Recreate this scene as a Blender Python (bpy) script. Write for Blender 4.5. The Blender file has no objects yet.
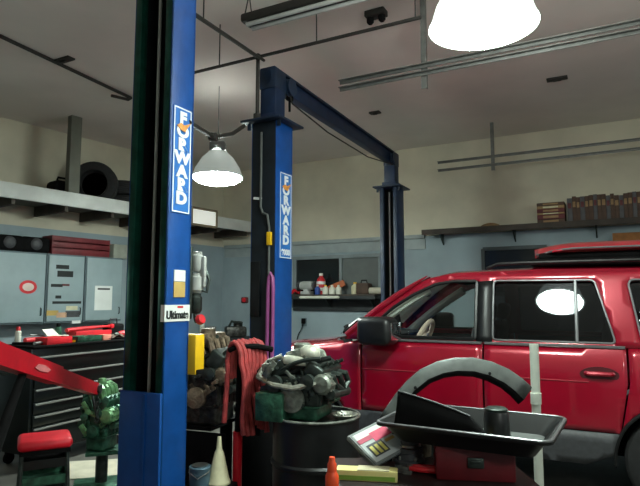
import bpy, bmesh, math, random
from mathutils import Vector, Matrix, Euler
from mathutils.geometry import delaunay_2d_cdt

scene = bpy.context.scene
C = scene.collection
PI = math.pi
R = math.radians

# ------------------------------------------------------------------ camera
FPX, HOR, CAMZ = 560.0, 300.0, 1.65
PITCH = math.atan((HOR - 243) / FPX)
cam_d = bpy.data.cameras.new('camera')
cam_d.sensor_width = 36.0
cam_d.lens = FPX / 640.0 * 36.0
cam_d.clip_start = 0.05
cam = bpy.data.objects.new('camera', cam_d)
C.objects.link(cam)
cam.location = (0, 0, CAMZ)
cam.rotation_euler = (PI / 2 + PITCH, 0, 0)
scene.camera = cam
CAMP = Vector((0, 0, CAMZ))


def ray(px, py):
    d = Vector(((px - 320) / FPX, (243 - py) / FPX, -1.0))
    return Euler((PI / 2 + PITCH, 0, 0)).to_matrix() @ d


def W(px, py, Y):
    d = ray(px, py)
    return CAMP + d * (Y / d.y)


def atz(px, py, z):
    d = ray(px, py)
    return CAMP + d * ((z - CAMZ) / d.z)


# room axes
A28 = R(28)
U = Vector((math.sin(A28), math.cos(A28), 0))
V = Vector((math.cos(A28), -math.sin(A28), 0))
A36 = R(36)
UL = Vector((math.sin(A36), math.cos(A36), 0))
NL = Vector((math.cos(A36), -math.sin(A36), 0))      # left wall normal into the room
CEIL = 4.4
WL0 = Vector((-4.13, 9.17, 0))
WB0 = Vector((2.44, 9.57, 0))


def line_at_px(P, D, px):
    k = (px - 320) / FPX
    # rays all have x/y = k only when the point is level; pitch makes it depend a little on z
    s = (k * P.y - P.x) / (D.x - k * D.y)
    return P + D * s


def back(px, off=0.0, z=0.0):
    p = line_at_px(WB0 - U * off, V, px)
    return Vector((p.x, p.y, z))


def left(px, off=0.0, z=0.0):
    p = line_at_px(WL0 + NL * off, UL, px)
    return Vector((p.x, p.y, z))


# ------------------------------------------------------------------ materials
def lin(c):
    return tuple(((v / 255) / 12.92 if v / 255 <= 0.04045 else ((v / 255 + 0.055) / 1.055) ** 2.4) for v in c)


MATS = {}


def mat(name, rgb, rough=0.6, metal=0.0, var=0.15, scale=6.0, bump=0.0, coat=0.0, emit=None, spec=0.5, rgb2=None):
    if name in MATS:
        return MATS[name]
    m = bpy.data.materials.new(name)
    m.use_nodes = True
    nt = m.node_tree
    b = nt.nodes['Principled BSDF']
    c = lin(rgb)
    tc = nt.nodes.new('ShaderNodeTexCoord')
    nz = nt.nodes.new('ShaderNodeTexNoise')
    nz.inputs['Scale'].default_value = scale
    nz.inputs['Detail'].default_value = 6
    nt.links.new(tc.outputs['Object'], nz.inputs['Vector'])
    rp = nt.nodes.new('ShaderNodeValToRGB')
    rp.color_ramp.elements[0].position = 0.35
    rp.color_ramp.elements[1].position = 0.68
    if rgb2 is None:
        rp.color_ramp.elements[0].color = tuple(max(0, v * (1 - var)) for v in c) + (1,)
        rp.color_ramp.elements[1].color = tuple(min(1, v * (1 + var)) for v in c) + (1,)
    else:
        rp.color_ramp.elements[0].color = c + (1,)
        rp.color_ramp.elements[1].color = lin(rgb2) + (1,)
    nt.links.new(nz.outputs['Fac'], rp.inputs['Fac'])
    nt.links.new(rp.outputs['Color'], b.inputs['Base Color'])
    b.inputs['Roughness'].default_value = rough
    b.inputs['Metallic'].default_value = metal
    b.inputs['Specular IOR Level'].default_value = spec
    if coat:
        b.inputs['Coat Weight'].default_value = coat
        b.inputs['Coat Roughness'].default_value = 0.06
    if bump:
        bp = nt.nodes.new('ShaderNodeBump')
        bp.inputs['Strength'].default_value = bump
        bp.inputs['Distance'].default_value = 0.02
        nt.links.new(nz.outputs['Fac'], bp.inputs['Height'])
        nt.links.new(bp.outputs['Normal'], b.inputs['Normal'])
    if emit:
        b.inputs['Emission Color'].default_value = lin(emit[0]) + (1,)
        b.inputs['Emission Strength'].default_value = emit[1]
    MATS[name] = m
    return m


def wall_mat(name, top, bot, zsplit):
    m = bpy.data.materials.new(name)
    m.use_nodes = True
    nt = m.node_tree
    b = nt.nodes['Principled BSDF']
    tc = nt.nodes.new('ShaderNodeTexCoord')
    sp = nt.nodes.new('ShaderNodeSeparateXYZ')
    nt.links.new(tc.outputs['Object'], sp.inputs[0])
    gt = nt.nodes.new('ShaderNodeMath'); gt.operation = 'GREATER_THAN'; gt.inputs[1].default_value = zsplit
    nt.links.new(sp.outputs['Z'], gt.inputs[0])
    nz = nt.nodes.new('ShaderNodeTexNoise'); nz.inputs['Scale'].default_value = 1.3; nz.inputs['Detail'].default_value = 8
    nt.links.new(tc.outputs['Object'], nz.inputs['Vector'])
    mx = nt.nodes.new('ShaderNodeMix'); mx.data_type = 'RGBA'
    mx.inputs[6].default_value = lin(bot) + (1,); mx.inputs[7].default_value = lin(top) + (1,)
    nt.links.new(gt.outputs[0], mx.inputs[0])
    rp = nt.nodes.new('ShaderNodeValToRGB')
    rp.color_ramp.elements[0].color = (.78, .78, .78, 1); rp.color_ramp.elements[1].color = (1.05, 1.05, 1.05, 1)
    rp.color_ramp.elements[0].position = .3; rp.color_ramp.elements[1].position = .7
    nt.links.new(nz.outputs['Fac'], rp.inputs['Fac'])
    ml = nt.nodes.new('ShaderNodeMix'); ml.data_type = 'RGBA'; ml.blend_type = 'MULTIPLY'; ml.inputs[0].default_value = 1
    nt.links.new(mx.outputs[2], ml.inputs[6]); nt.links.new(rp.outputs['Color'], ml.inputs[7])
    nt.links.new(ml.outputs[2], b.inputs['Base Color'])
    b.inputs['Roughness'].default_value = .75
    return m


def glass_mat(name, tint, trans, rough=0.02):
    m = bpy.data.materials.new(name)
    m.use_nodes = True
    nt = m.node_tree
    nt.nodes.remove(nt.nodes['Principled BSDF'])
    out = nt.nodes['Material Output']
    tr = nt.nodes.new('ShaderNodeBsdfTransparent'); tr.inputs[0].default_value = tuple(t * trans for t in tint) + (1,)
    gl = nt.nodes.new('ShaderNodeBsdfGlossy'); gl.inputs['Roughness'].default_value = rough
    gl.inputs['Color'].default_value = (.9, .95, 1, 1)
    fr = nt.nodes.new('ShaderNodeFresnel'); fr.inputs[0].default_value = 1.5
    mx = nt.nodes.new('ShaderNodeMixShader')
    nt.links.new(fr.outputs[0], mx.inputs[0]); nt.links.new(tr.outputs[0], mx.inputs[1]); nt.links.new(gl.outputs[0], mx.inputs[2])
    nt.links.new(mx.outputs[0], out.inputs['Surface'])
    return m


m_blue = mat('lift_blue_paint', (16, 74, 146), .42, 0, .12, 9, spec=.4)
m_navy = mat('dark_navy_paint', (22, 40, 62), .5, 0, .3, 8)
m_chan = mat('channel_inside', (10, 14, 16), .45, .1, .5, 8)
m_green_sheen = mat('green_sheen_steel', (20, 74, 62), .28, .55, .3, 12)  # green lamp reflection on the guide lips put into the base colour
m_steel = mat('bare_steel', (150, 152, 150), .35, .9, .2, 14)
m_dsteel = mat('dull_steel', (66, 74, 70), .45, .7, .35, 18, bump=.2)
m_grease = mat('greasy_iron', (62, 62, 58), .42, .5, .6, 22, bump=.5)
m_grease2 = mat('brown_grease', (120, 106, 88), .5, .35, .5, 25, bump=.5)
m_ggreen = mat('greenish_cast_iron', (54, 98, 78), .4, .4, .45, 20, bump=.4)
m_cast = mat('cast_aluminium', (172, 172, 160), .4, .55, .35, 24, bump=.4)
m_black = mat('black_plastic', (20, 21, 22), .4, 0, .3, 10)
m_blackm = mat('black_matte', (11, 11, 12), .85, 0, .3, 10, spec=.15)
m_rubber = mat('tyre_rubber', (24, 24, 25), .75, 0, .25, 20, bump=.2)
m_dgrey = mat('dark_grey_plastic', (66, 67, 70), .55, 0, .15, 30)
m_flare = mat('grey_flare_plastic', (80, 84, 82), .5, 0, .2, 16)
m_carred = mat('car_red_paint', (158, 6, 38), .3, .25, .06, 3, coat=1.0)
m_carred2 = mat('panel_red_paint', (206, 26, 52), .3, .15, .1, 4, coat=.8)
m_hoistred = mat('hoist_red_paint', (190, 16, 34), .4, 0, .12, 9)
m_seatred = mat('red_vinyl', (222, 24, 44), .45, 0, .1, 9)
m_hosered = mat('faded_red_rubber', (168, 62, 62), .6, 0, .28, 14, bump=.2)
m_cartred = mat('dark_red_enamel', (92, 16, 22), .45, 0, .35, 12)
m_toolred = mat('tool_red', (206, 34, 44), .45, 0, .15, 9)
m_white = mat('off_white_plastic', (214, 214, 200), .5, 0, .06, 8)
m_pvc = mat('white_pvc', (206, 212, 200), .4, 0, .12, 7)
m_paper = mat('white_paper', (226, 230, 226), .8, 0, .04, 5)
m_cab = mat('grey_blue_cabinet', (146, 164, 168), .55, 0, .06, 4)
m_cabd = mat('cabinet_side', (96, 112, 118), .6, 0, .08, 4)
m_chest = mat('black_enamel', (16, 22, 21), .3, 0, .2, 7)
m_beam = mat('pale_painted_beam', (196, 200, 196), .6, 0, .12, 3)
m_wood = mat('dark_stained_wood', (58, 50, 42), .7, 0, .3, 5)
m_loft = mat('loft_grey_board', (104, 104, 98), .8, 0, .2, 4)
m_lgrey = mat('light_grey_paint', (168, 170, 166), .5, 0, .1, 6)
m_galv = mat('galvanised_track', (116, 118, 114), .45, .5, .15, 12)
m_conduit = mat('dark_conduit', (44, 42, 38), .6, .2, .2, 10)
m_yellow = mat('yellow_plastic', (236, 186, 20), .5, 0, .08, 8)
m_orange = mat('orange_plastic', (236, 78, 34), .45, 0, .08, 8)
m_cream = mat('cream_plastic', (206, 200, 166), .55, 0, .1, 12)
m_padyel = mat('pale_yellow_paper', (222, 214, 140), .8, 0, .06, 8)
m_pink = mat('pink_print', (226, 92, 120), .7, 0, .06, 20)
m_beige = mat('beige_leather', (190, 168, 150), .6, 0, .08, 8)
m_lbeige = mat('pale_trim', (226, 228, 216), .6, 0, .06, 8)
m_interior = mat('charcoal_upholstery', (38, 38, 42), .8, 0, .2, 12)
m_chrome = mat('chrome', (210, 210, 212), .12, 1, .03, 4)
m_trimgrey = mat('grey_window_trim', (104, 104, 106), .35, .3, .1, 6)
m_tan = mat('tan_card', (190, 160, 92), .8, 0, .1, 9)
m_maroon = mat('maroon_cloth', (96, 44, 46), .7, 0, .2, 9)
m_brown = mat('brown_cloth', (76, 56, 44), .7, 0, .25, 9)
m_bgrey = mat('grey_cloth', (82, 82, 84), .7, 0, .2, 9)
m_tanbook = mat('tan_box_board', (146, 118, 82), .75, 0, .15, 9)
m_purple = mat('mauve_hose', (150, 74, 130), .5, 0, .1, 9)
m_plateblue = mat('plate_blue', (44, 112, 190), .4, 0, .06, 9)
m_letter = mat('letter_white', (232, 236, 240), .5, 0, .03, 9)
m_ink = mat('ink_dark', (28, 34, 34), .7, 0, .1, 9)
m_card = mat('pale_cardboard', (196, 190, 170), .85, 0, .12, 5)
m_brass = mat('straw_yellow', (206, 196, 100), .5, 0, .1, 9)
m_bluecan = mat('blue_grey_can', (96, 124, 140), .4, .3, .15, 9)
m_bottleblue = mat('blue_bottle', (46, 76, 150), .4, 0, .06, 9)
m_lamp_metal = mat('lamp_aluminium', (120, 122, 120), .4, .5, .1, 9)
m_lens = mat('lamp_lens_lit', (255, 255, 255), .4, 0, 0, 4, emit=((236, 255, 244), 125.0))
m_lens2 = mat('small_lamp_lens_lit', (255, 255, 255), .4, 0, 0, 4, emit=((240, 255, 246), 190.0))
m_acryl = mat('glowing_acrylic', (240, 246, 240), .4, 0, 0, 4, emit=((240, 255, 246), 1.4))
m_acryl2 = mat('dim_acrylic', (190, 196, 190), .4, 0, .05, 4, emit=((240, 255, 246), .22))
m_windark = mat('dark_board', (34, 38, 40), .5, 0, .2, 5)
m_pane = mat('grey_panel', (92, 98, 96), .6, 0, .1, 5)
g_clear = glass_mat('windscreen_glass', (.94, .98, .97), .95)
g_tint = glass_mat('tinted_glass', (.5, .52, .56), .22)


# ------------------------------------------------------------------ mesh builder
class MB:
    def __init__(self):
        self.bm = bmesh.new()

    def add(self, verts, faces, M=None):
        vs = [self.bm.verts.new((M @ Vector(v)) if M else Vector(v)) for v in verts]
        for f in faces:
            try:
                self.bm.faces.new([vs[i] for i in f])
            except ValueError:
                pass
        return vs

    def box(self, c, s, rot=(0, 0, 0), bev=0.0, seg=2):
        M = Matrix.Translation(c) @ Euler(rot).to_matrix().to_4x4() @ Matrix.Diagonal((s[0], s[1], s[2], 1))
        r = bmesh.ops.create_cube(self.bm, size=1, matrix=M)
        if bev > 0:
            es = list({e for v in r['verts'] for e in v.link_edges})
            bmesh.ops.bevel(self.bm, geom=es, offset=min(bev, min(s) * .49), segments=seg, affect='EDGES', profile=.5)
        return self

    def tube(self, pts, r, n=10, radii=None, closed=False):
        pts = [Vector(p) for p in pts]
        N = len(pts)
        rings = []
        prev = None
        for i, p in enumerate(pts):
            if closed:
                t = pts[(i + 1) % N] - pts[i - 1]
            else:
                t = (pts[min(i + 1, N - 1)] - pts[max(i - 1, 0)])
            if t.length < 1e-9:
                t = Vector((0, 0, 1))
            t.normalize()
            if prev is None:
                a = Vector((0, 0, 1)) if abs(t.z) < .9 else Vector((1, 0, 0))
                nrm = (a - t * a.dot(t)).normalized()
            else:
                nrm = prev - t * prev.dot(t)
                nrm.normalize()
            prev = nrm
            b = t.cross(nrm)
            rr = radii[i] if radii else r
            rings.append([self.bm.verts.new(p + nrm * math.cos(2 * PI * k / n) * rr + b * math.sin(2 * PI * k / n) * rr) for k in range(n)])
        last = N if closed else N - 1
        for i in range(last):
            a, b2 = rings[i], rings[(i + 1) % N]
            for k in range(n):
                self.bm.faces.new([a[k], a[(k + 1) % n], b2[(k + 1) % n], b2[k]])
        if not closed:
            self.bm.faces.new(list(reversed(rings[0])))
            self.bm.faces.new(rings[-1])
        return self

    def cyl(self, p0, p1, r0, r1=None, n=18):
        return self.tube([p0, p1], r0, n, [r0, r0 if r1 is None else r1])

    def lathe(self, prof, M=None, n=28):
        M = M or Matrix.Identity(4)
        rings = []
        for (r, z) in prof:
            if r < 1e-6:
                rings.append([self.bm.verts.new(M @ Vector((0, 0, z)))])
            else:
                rings.append([self.bm.verts.new(M @ Vector((r * math.cos(2 * PI * k / n), r * math.sin(2 * PI * k / n), z))) for k in range(n)])
        for a, b in zip(rings[:-1], rings[1:]):
            for k in range(n):
                k2 = (k + 1) % n
                if len(a) == 1 and len(b) == 1:
                    continue
                if len(a) == 1:
                    self.bm.faces.new([a[0], b[k], b[k2]])
                elif len(b) == 1:
                    self.bm.faces.new([a[k], a[k2], b[0]])
                else:
                    self.bm.faces.new([a[k], a[k2], b[k2], b[k]])
        for rg, flip in ((rings[0], True), (rings[-1], False)):
            if len(rg) > 1:
                try:
                    self.bm.faces.new(list(reversed(rg)) if flip else rg)
                except ValueError:
                    pass
        return self

    def prism(self, poly, h, M=None):
        M = M or Matrix.Identity(4)
        n = len(poly)
        a = [self.bm.verts.new(M @ Vector((x, y, 0))) for x, y in poly]
        b = [self.bm.verts.new(M @ Vector((x, y, h))) for x, y in poly]
        self.bm.faces.new(list(reversed(a)))
        self.bm.faces.new(b)
        for i in range(n):
            j = (i + 1) % n
            self.bm.faces.new([a[i], a[j], b[j], b[i]])
        return self

    def ball(self, c, r, n=14):
        if not isinstance(r, (tuple, list)):
            r = (r, r, r)
        M = Matrix.Translation(c) @ Matrix.Diagonal((r[0], r[1], r[2], 1))
        bmesh.ops.create_uvsphere(self.bm, u_segments=n, v_segments=max(6, n // 2), radius=1, matrix=M)
        return self

    def grid(self, f, nu, nv):
        vs = [[self.bm.verts.new(f(i / nu, j / nv)) for j in range(nv + 1)] for i in range(nu + 1)]
        for i in range(nu):
            for j in range(nv):
                try:
                    self.bm.faces.new([vs[i][j], vs[i + 1][j], vs[i + 1][j + 1], vs[i][j + 1]])
                except ValueError:
                    pass
        return self

    def build(self, name, material, parent=None, loc=None, rotz=None, smooth=True, ang=35, solid=0.0, recalc=True, offset=-1):
        bm = self.bm
        if recalc:
            bmesh.ops.recalc_face_normals(bm, faces=bm.faces[:])
        me = bpy.data.meshes.new(name)
        bm.to_mesh(me)
        bm.free()
        if smooth:
            me.shade_smooth()
            me.set_sharp_from_angle(angle=R(ang))
        me.materials.append(material)
        o = bpy.data.objects.new(name, me)
        C.objects.link(o)
        if parent is not None:
            o.parent = parent
        if loc is not None:
            o.location = loc
        if rotz is not None:
            o.rotation_euler = (0, 0, rotz)
        if solid:
            md = o.modifiers.new('thickness', 'SOLIDIFY')
            md.thickness = solid
            md.offset = offset
        return o


def thing(name, label, cat, loc=(0, 0, 0), rotz=0.0, group=None):
    o = bpy.data.objects.new(name, None)
    o.empty_display_size = .1
    C.objects.link(o)
    o.location = loc
    o.rotation_euler = (0, 0, rotz)
    o['label'] = label
    o['category'] = cat
    if group:
        o['group'] = group
    return o


def tag(o, label, cat, group=None):
    o['label'] = label
    o['category'] = cat
    if group:
        o['group'] = group
    return o


def struct(o, label=None):
    o['kind'] = 'structure'
    if label:
        o['label'] = label
    return o


def copy_tree(o, parent=None, label=None):
    c = o.copy()
    C.objects.link(c)
    if parent is not None:
        c.parent = parent
    if label:
        c['label'] = label
    for ch in list(o.children):
        copy_tree(ch, c)
    return c


def text_mesh(body, size, mtx, name, material, parent, bold=0.0, ext=.002, xscale=1.0):
    cu = bpy.data.curves.new(name, 'FONT')
    cu.body = body
    cu.size = size
    cu.align_x = 'CENTER'
    cu.align_y = 'CENTER'
    cu.offset = bold
    cu.extrude = ext
    ob = bpy.data.objects.new(name, cu)
    C.objects.link(ob)
    bpy.context.view_layer.update()
    dg = bpy.context.evaluated_depsgraph_get()
    me = bpy.data.meshes.new_from_object(ob.evaluated_get(dg))
    bpy.data.objects.remove(ob)
    me.transform(mtx @ Matrix.Diagonal((xscale, 1, 1, 1)))
    me.materials.clear()
    me.materials.append(material)
    me.name = name
    o = bpy.data.objects.new(name, me)
    C.objects.link(o)
    o.parent = parent
    return o


def ROT(axis, deg):
    return Matrix.Rotation(R(deg), 4, axis)


def T(x, y, z):
    return Matrix.Translation((x, y, z))


# ------------------------------------------------------------------ the room shell
C0 = None
# corner of left wall and back wall
den = UL.x * (-V.y) - UL.y * (-V.x)
# solve WL0 + UL*s = WB0 + V*t
D = WB0 - WL0
det = UL.x * (-V.y) + V.x * UL.y
s_ = (D.x * (-V.y) + V.x * D.y) / det
C0 = WL0 + UL * s_
C1 = C0 + V * 12.0
C2 = C1 - U * 13.0
C3 = C0 - UL * 12.0
m_wall = wall_mat('two_tone_wall_paint', (206, 200, 178), (150, 166, 172), 2.78)
m_ceil = mat('ceiling_paint', (222, 216, 208), .8, 0, .08, .8)
m_floor = mat('stained_concrete', (86, 84, 78), .6, 0, .5, 1.4, bump=.1)


def wall(name, a, b, thick=.12):
    d = (b - a)
    L = d.length
    ang = math.atan2(d.y, d.x)
    mb = MB()
    mb.box((L / 2, thick / 2, CEIL / 2), (L + .2, thick, CEIL))
    o = mb.build(name, m_wall, None, (a.x, a.y, 0), ang, smooth=False)
    return struct(o)


wall('wall_back', C0, C1)
wall('wall_left', C3, C0)
wall('wall_right', C1, C2)
wall('wall_rear', C2, C3)
mb = MB()
mb.add([(C0.x, C0.y, 0), (C1.x, C1.y, 0), (C2.x, C2.y, 0), (C3.x, C3.y, 0), (C0.x, C0.y, -.1), (C1.x, C1.y, -.1), (C2.x, C2.y, -.1), (C3.x, C3.y, -.1)],
       [(0, 1, 2, 3), (7, 6, 5, 4), (0, 4, 5, 1), (1, 5, 6, 2), (2, 6, 7, 3), (3, 7, 4, 0)])
struct(mb.build('floor', m_floor, smooth=False))
mb = MB()
z = CEIL
mb.add([(C0.x, C0.y, z), (C1.x, C1.y, z), (C2.x, C2.y, z), (C3.x, C3.y, z), (C0.x, C0.y, z + .1), (C1.x, C1.y, z + .1), (C2.x, C2.y, z + .1), (C3.x, C3.y, z + .1)],
       [(0, 1, 2, 3), (7, 6, 5, 4), (0, 4, 5, 1), (1, 5, 6, 2), (2, 6, 7, 3), (3, 7, 4, 0)])
struct(mb.build('ceiling', m_ceil, smooth=False))

# ledge trim on the back wall (beige above, blue below) between the lift columns
pA, pB = back(225), back(426)
L = (pB - pA).length
mb = MB()
mb.box((L / 2, -.03, 2.77), (L, .06, .07), bev=.008)
mb.box((L / 2, -.012, 2.64), (L, .024, .18))
struct(mb.build('trim_1', mat('ledge_paint', (150, 160, 160), .6, 0, .1, 4), None, pA, -A28))


def backbox(mb, px0, px1, y0, y1, off, th, Y0=None):
    """box on the back wall between two pixel columns and rows, in wall-local axes"""
    pass


def wz(py, Y):
    return W(320, py, Y).z


# window opening with dark glass and a grey panel beside it
p = back(336)
Yw = p.y
xl = -(back(296) - p).length; xr = (back(381) - p).length
win = MB()
zt, zb = wz(257, Yw), wz(297, Yw)
for cx, cz, sx, sz in ((0.5 * (xl + xr), zt, xr - xl + .1, .07), (xl, (zt + zb) / 2, .07, zt - zb), (xr, (zt + zb) / 2, .07, zt - zb), (.12, (zt + zb) / 2, .06, zt - zb), (0.5 * (xl + xr), zb, xr - xl + .1, .06)):
    win.box((cx, -.03, cz), (sx, .06, sz), bev=.006)
w1 = struct(win.build('window_1', mat('window_frame_grey', (124, 134, 136), .6, 0, .1, 5), None, p, -A28))
mb = MB(); mb.box(((xl + .12) / 2, -.01, (zt + zb) / 2), (.12 - xl, .02, zt - zb))
mb.build('pane', mat('dark_pane', (24, 30, 32), .15, 0, .1, 3), w1)
mb = MB(); mb.box(((xr + .12) / 2, -.01, (zt + zb) / 2), (xr - .12, .02, zt - zb))
mb.build('board_panel', m_pane, w1)
# right-hand dark window partly behind the car roof
p = back(515)
zt, zb = wz(248, p.y), 1.75
win = MB()
for cx, cz, sx, sz in ((0, zt, 1.0, .06), (-.5, (zt + zb) / 2, .05, zt - zb), (.5, (zt + zb) / 2, .05, zt - zb), (0, zb, 1.0, .06)):
    win.box((cx, -.025, cz), (sx, .05, sz), bev=.005)
w2 = struct(win.build('window_2', mat('window_frame_dark', (74, 82, 84), .6, 0, .1, 5), None, p, -A28))
mb = MB(); mb.box((0, -.01, (zt + zb) / 2), (.95, .02, zt - zb - .05))
mb.build('pane', mat('dark_pane', (24, 30, 32), .15, 0, .1, 3), w2)

# ------------------------------------------------------------------ lift columns
CW, CD, CH = .27, .29, 3.3


def plate_forward(root, z0, z1, width, extra=None, yc=0.0):
    x = CW / 2
    h = z1 - z0
    zc = (z0 + z1) / 2
    mb = MB(); mb.box((x + .003, yc, zc), (.006, width, h))
    pl = mb.build('brand_plate', m_plateblue, root, smooth=False)
    mb = MB()
    b = .008
    for dy, dz, sy, sz in ((0, h / 2 - b, width - b, b), (0, -h / 2 + b, width - b, b), (width / 2 - b, 0, b, h - b), (-width / 2 + b, 0, b, h - b)):
        mb.box((x + .007, yc + dy, zc + dz), (.003, sy, sz))
    mb.build('border_line', m_letter, pl, smooth=False)
    word = 'FORWARD'
    bot = .10 if extra else .03
    step = (h - .05 - bot) / 7
    Mb = Matrix(((0, 0, 1, 0), (1, 0, 0, 0), (0, 1, 0, 0), (0, 0, 0, 1)))
    for i, ch in enumerate(word):
        zz = z1 - .03 - step * (i + .5)
        M = T(x + .009, yc, zz) @ Mb
        text_mesh(ch, step * 1.2, M, 'letter', m_letter, pl, bold=.006, ext=.002, xscale=1.25)
    # orange emblem sweeping across the O
    mb = MB()
    zz = z1 - .03 - step * 1.25
    wd = width * .36
    pts = [(-1, .2), (-.35, .62), (.15, .45), (1.15, 1.0), (.55, .1), (.3, -.35), (-.4, -.25)]
    Mp = T(x + .0125, yc, zz) @ Mb
    mb.prism([(a * wd, c * step * .6) for a, c in pts], .002, Mp)
    mb.build('orange_emblem', mat('emblem_orange', (224, 150, 70), .6, 0, .2, 30), pl, smooth=False)
    if extra:
        text_mesh(extra, .075, T(x + .009, yc, z0 + .055) @ Mb, 'model_number', m_letter, pl, bold=.002)
    return pl


def column(label, loc, open_face=True, height=CH, ext=True, lips=None, carriage_top=None, rotz=-A28, topplate=True):
    root = thing('lift_column', label, 'lift column', loc, rotz, 'blue lift columns')
    t = .014
    mb = MB()
    mb.box((0, CD / 2 - t / 2, height / 2), (CW, t, height))
    mb.box((CW / 2 - t / 2, 0, height / 2), (t, CD, height), bev=.004)
    mb.box((-CW / 2 + t / 2, 0, height / 2), (t, CD, height), bev=.004)
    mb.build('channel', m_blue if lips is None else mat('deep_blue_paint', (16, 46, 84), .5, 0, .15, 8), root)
    if open_face:
        for sx in (-1, 1):
            mb = MB()
            mb.box((sx * (CW / 2 - .03), -CD / 2 + t / 2, height / 2), (.06, t, height), bev=.004)
            mb.box((sx * (CW / 2 - .06 + t / 2), -CD / 2 + .03, height / 2), (t, .05, height), bev=.003)
            mb.build('guide_lip', lips or m_green_sheen, root)
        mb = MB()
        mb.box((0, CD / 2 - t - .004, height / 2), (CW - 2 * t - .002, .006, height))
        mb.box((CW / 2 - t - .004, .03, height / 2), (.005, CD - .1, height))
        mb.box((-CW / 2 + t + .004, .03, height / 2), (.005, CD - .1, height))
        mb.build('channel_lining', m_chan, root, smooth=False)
        mb = MB(); mb.cyl((-.03, -.02, .3), (-.03, -.02, height - .05), .011)
        mb.build('lifting_cable', m_lgrey, root)
        mb = MB(); mb.cyl((.05, .04, .3), (.05, .04, height - .05), .035)
        mb.build('hydraulic_ram', m_chan, root)
    else:
        mb = MB()
        mb.box((0, -CD / 2 + t / 2, height / 2), (CW - .004, t, height), bev=.003)
        mb.build('back_plate', mat('dark_back_plate', (14, 24, 32), .5, 0, .3, 8), root)
    # base plate with anchor bolts
    mb = MB(); mb.box((0, 0, .01), (CW + .22, CD + .2, .02), bev=.004)
    bp = mb.build('base_plate', m_blue, root)
    for sx in (-1, 1):
        for sy in (-1, 1):
            mb = MB(); mb.cyl((sx * (CW / 2 + .07), sy * (CD / 2 + .06), .02), (sx * (CW / 2 + .07), sy * (CD / 2 + .06), .055), .016, n=6)
            mb.build('anchor_bolt', m_dsteel, bp)
    if carriage_top:
        mb = MB()
        mb.box((0, -CD / 2 - .008, carriage_top / 2 + .05), (CW + .002, .02, carriage_top - .1), bev=.004)
        mb.box((.045, -CD / 2 - .02, carriage_top / 2 + .05), (.02, .012, carriage_top - .12))
        mb.build('carriage', m_blue, root)
    if topplate:
        mb = MB(); mb.box((0, 0, height + .011), (CW + .16, CD + .16, .022), bev=.004)
        mb.box((-CW / 2 - .03, -CD / 2, height - .03), (.03, .02, .06))
        mb.box((CW / 2 + .03, -CD / 2, height - .03), (.03, .02, .06))
        mb.build('top_plate', m_navy, root)
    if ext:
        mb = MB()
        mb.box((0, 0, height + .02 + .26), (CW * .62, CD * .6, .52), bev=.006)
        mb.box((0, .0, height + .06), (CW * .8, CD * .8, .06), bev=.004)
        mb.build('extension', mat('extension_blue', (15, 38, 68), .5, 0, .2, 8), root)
    return root


CW, CD = NCW, NCD = .33, .215
near = column('nearest blue lift column, open channel facing us, white sticker and tall brand plate on its side', Vector((W(157.5, 300, 3.55).x, 3.55, 0)),
              True, 4.05, False, None, 1.10, topplate=True)
plate_forward(near, 2.19, 2.87, .165, yc=.0)
xf = CW / 2
MbT = Matrix(((0, 0, 1, 0), (1, 0, 0, 0), (0, 1, 0, 0), (0, 0, 0, 1)))
mb = MB(); mb.box((xf + .003, -.004, 1.57), (.006, .222, .10)); mb.box((xf - .012, -CD / 2 - .003, 1.57), (.03, .006, .10))
st = mb.build('sticker', m_paper, near, smooth=False); st['label'] = 'white rectangular sticker with dark word'
text_mesh('Ultimate', .068, T(xf + .008, -.004, 1.558) @ MbT, 'lettering', m_ink, st, bold=.002, xscale=.82)
mb = MB(); mb.box((xf + .007, .02, 1.607), (.002, .05, .012)); mb.build('red_mark', m_toolred, st, smooth=False)
mb = MB(); mb.box((xf + .003, .01, 1.80), (.006, .1, .07)); mb.build('paper_tag', m_paper, near, smooth=False)['label'] = 'white paper tag'
mb = MB(); mb.box((xf + .003, .01, 1.715), (.006, .1, .095)); mb.build('paper_tag', m_tan, near, smooth=False)['label'] = 'tan paper tag'

CW, CD = .27, .29
pm = W(271, 300, 5.2)
mid = column('middle blue lift column with dark cable-strung back, brand plate and mauve hose, left of the car', Vector((pm.x, 5.2, 0)), False, CH, True)
plate_forward(mid, 2.03, 2.83, .205, extra='9000', yc=.02)
mb = MB()
yb = -CD / 2 - .012
mb.tube([(-.02, yb, 3.2), (-.02, yb, 2.5), (.01, yb - .01, 2.44), (.06, yb - .01, 2.42), (.075, yb, 2.3), (.075, yb, 1.2)], .012, 8)
mb.build('power_cable', mat('grey_cable', (84, 88, 86), .6, 0, .1, 9), mid)
mb = MB(); mb.box((.085, yb - .012, 2.2), (.045, .03, .12), bev=.005); mb.build('safety_tag', m_yellow, mid)['label'] = 'small yellow tag on the cable'
mb = MB(); mb.box((-.055, yb + .003, 2.58), (.09, .01, .022), (0, .15, 0)); mb.build('label_strip', m_paper, mid)['label'] = 'tiny white label strip'
mb = MB(); mb.box((-.07, yb + .006, 1.75), (.10, .03, .5), bev=.006); mb.build('control_box', m_chan, mid)
mb = MB(); mb.cyl((.115, yb - .03, 1.86), (.115, yb + .02, 1.86), .01)
mb.build('hose_hook', m_dsteel, mid)

pr = W(393, 300, 8.25)
far = column('farthest blue lift column standing behind the red car, open channel facing us', Vector((pr.x, 8.25, 0)), True, CH, True, m_navy)

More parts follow.
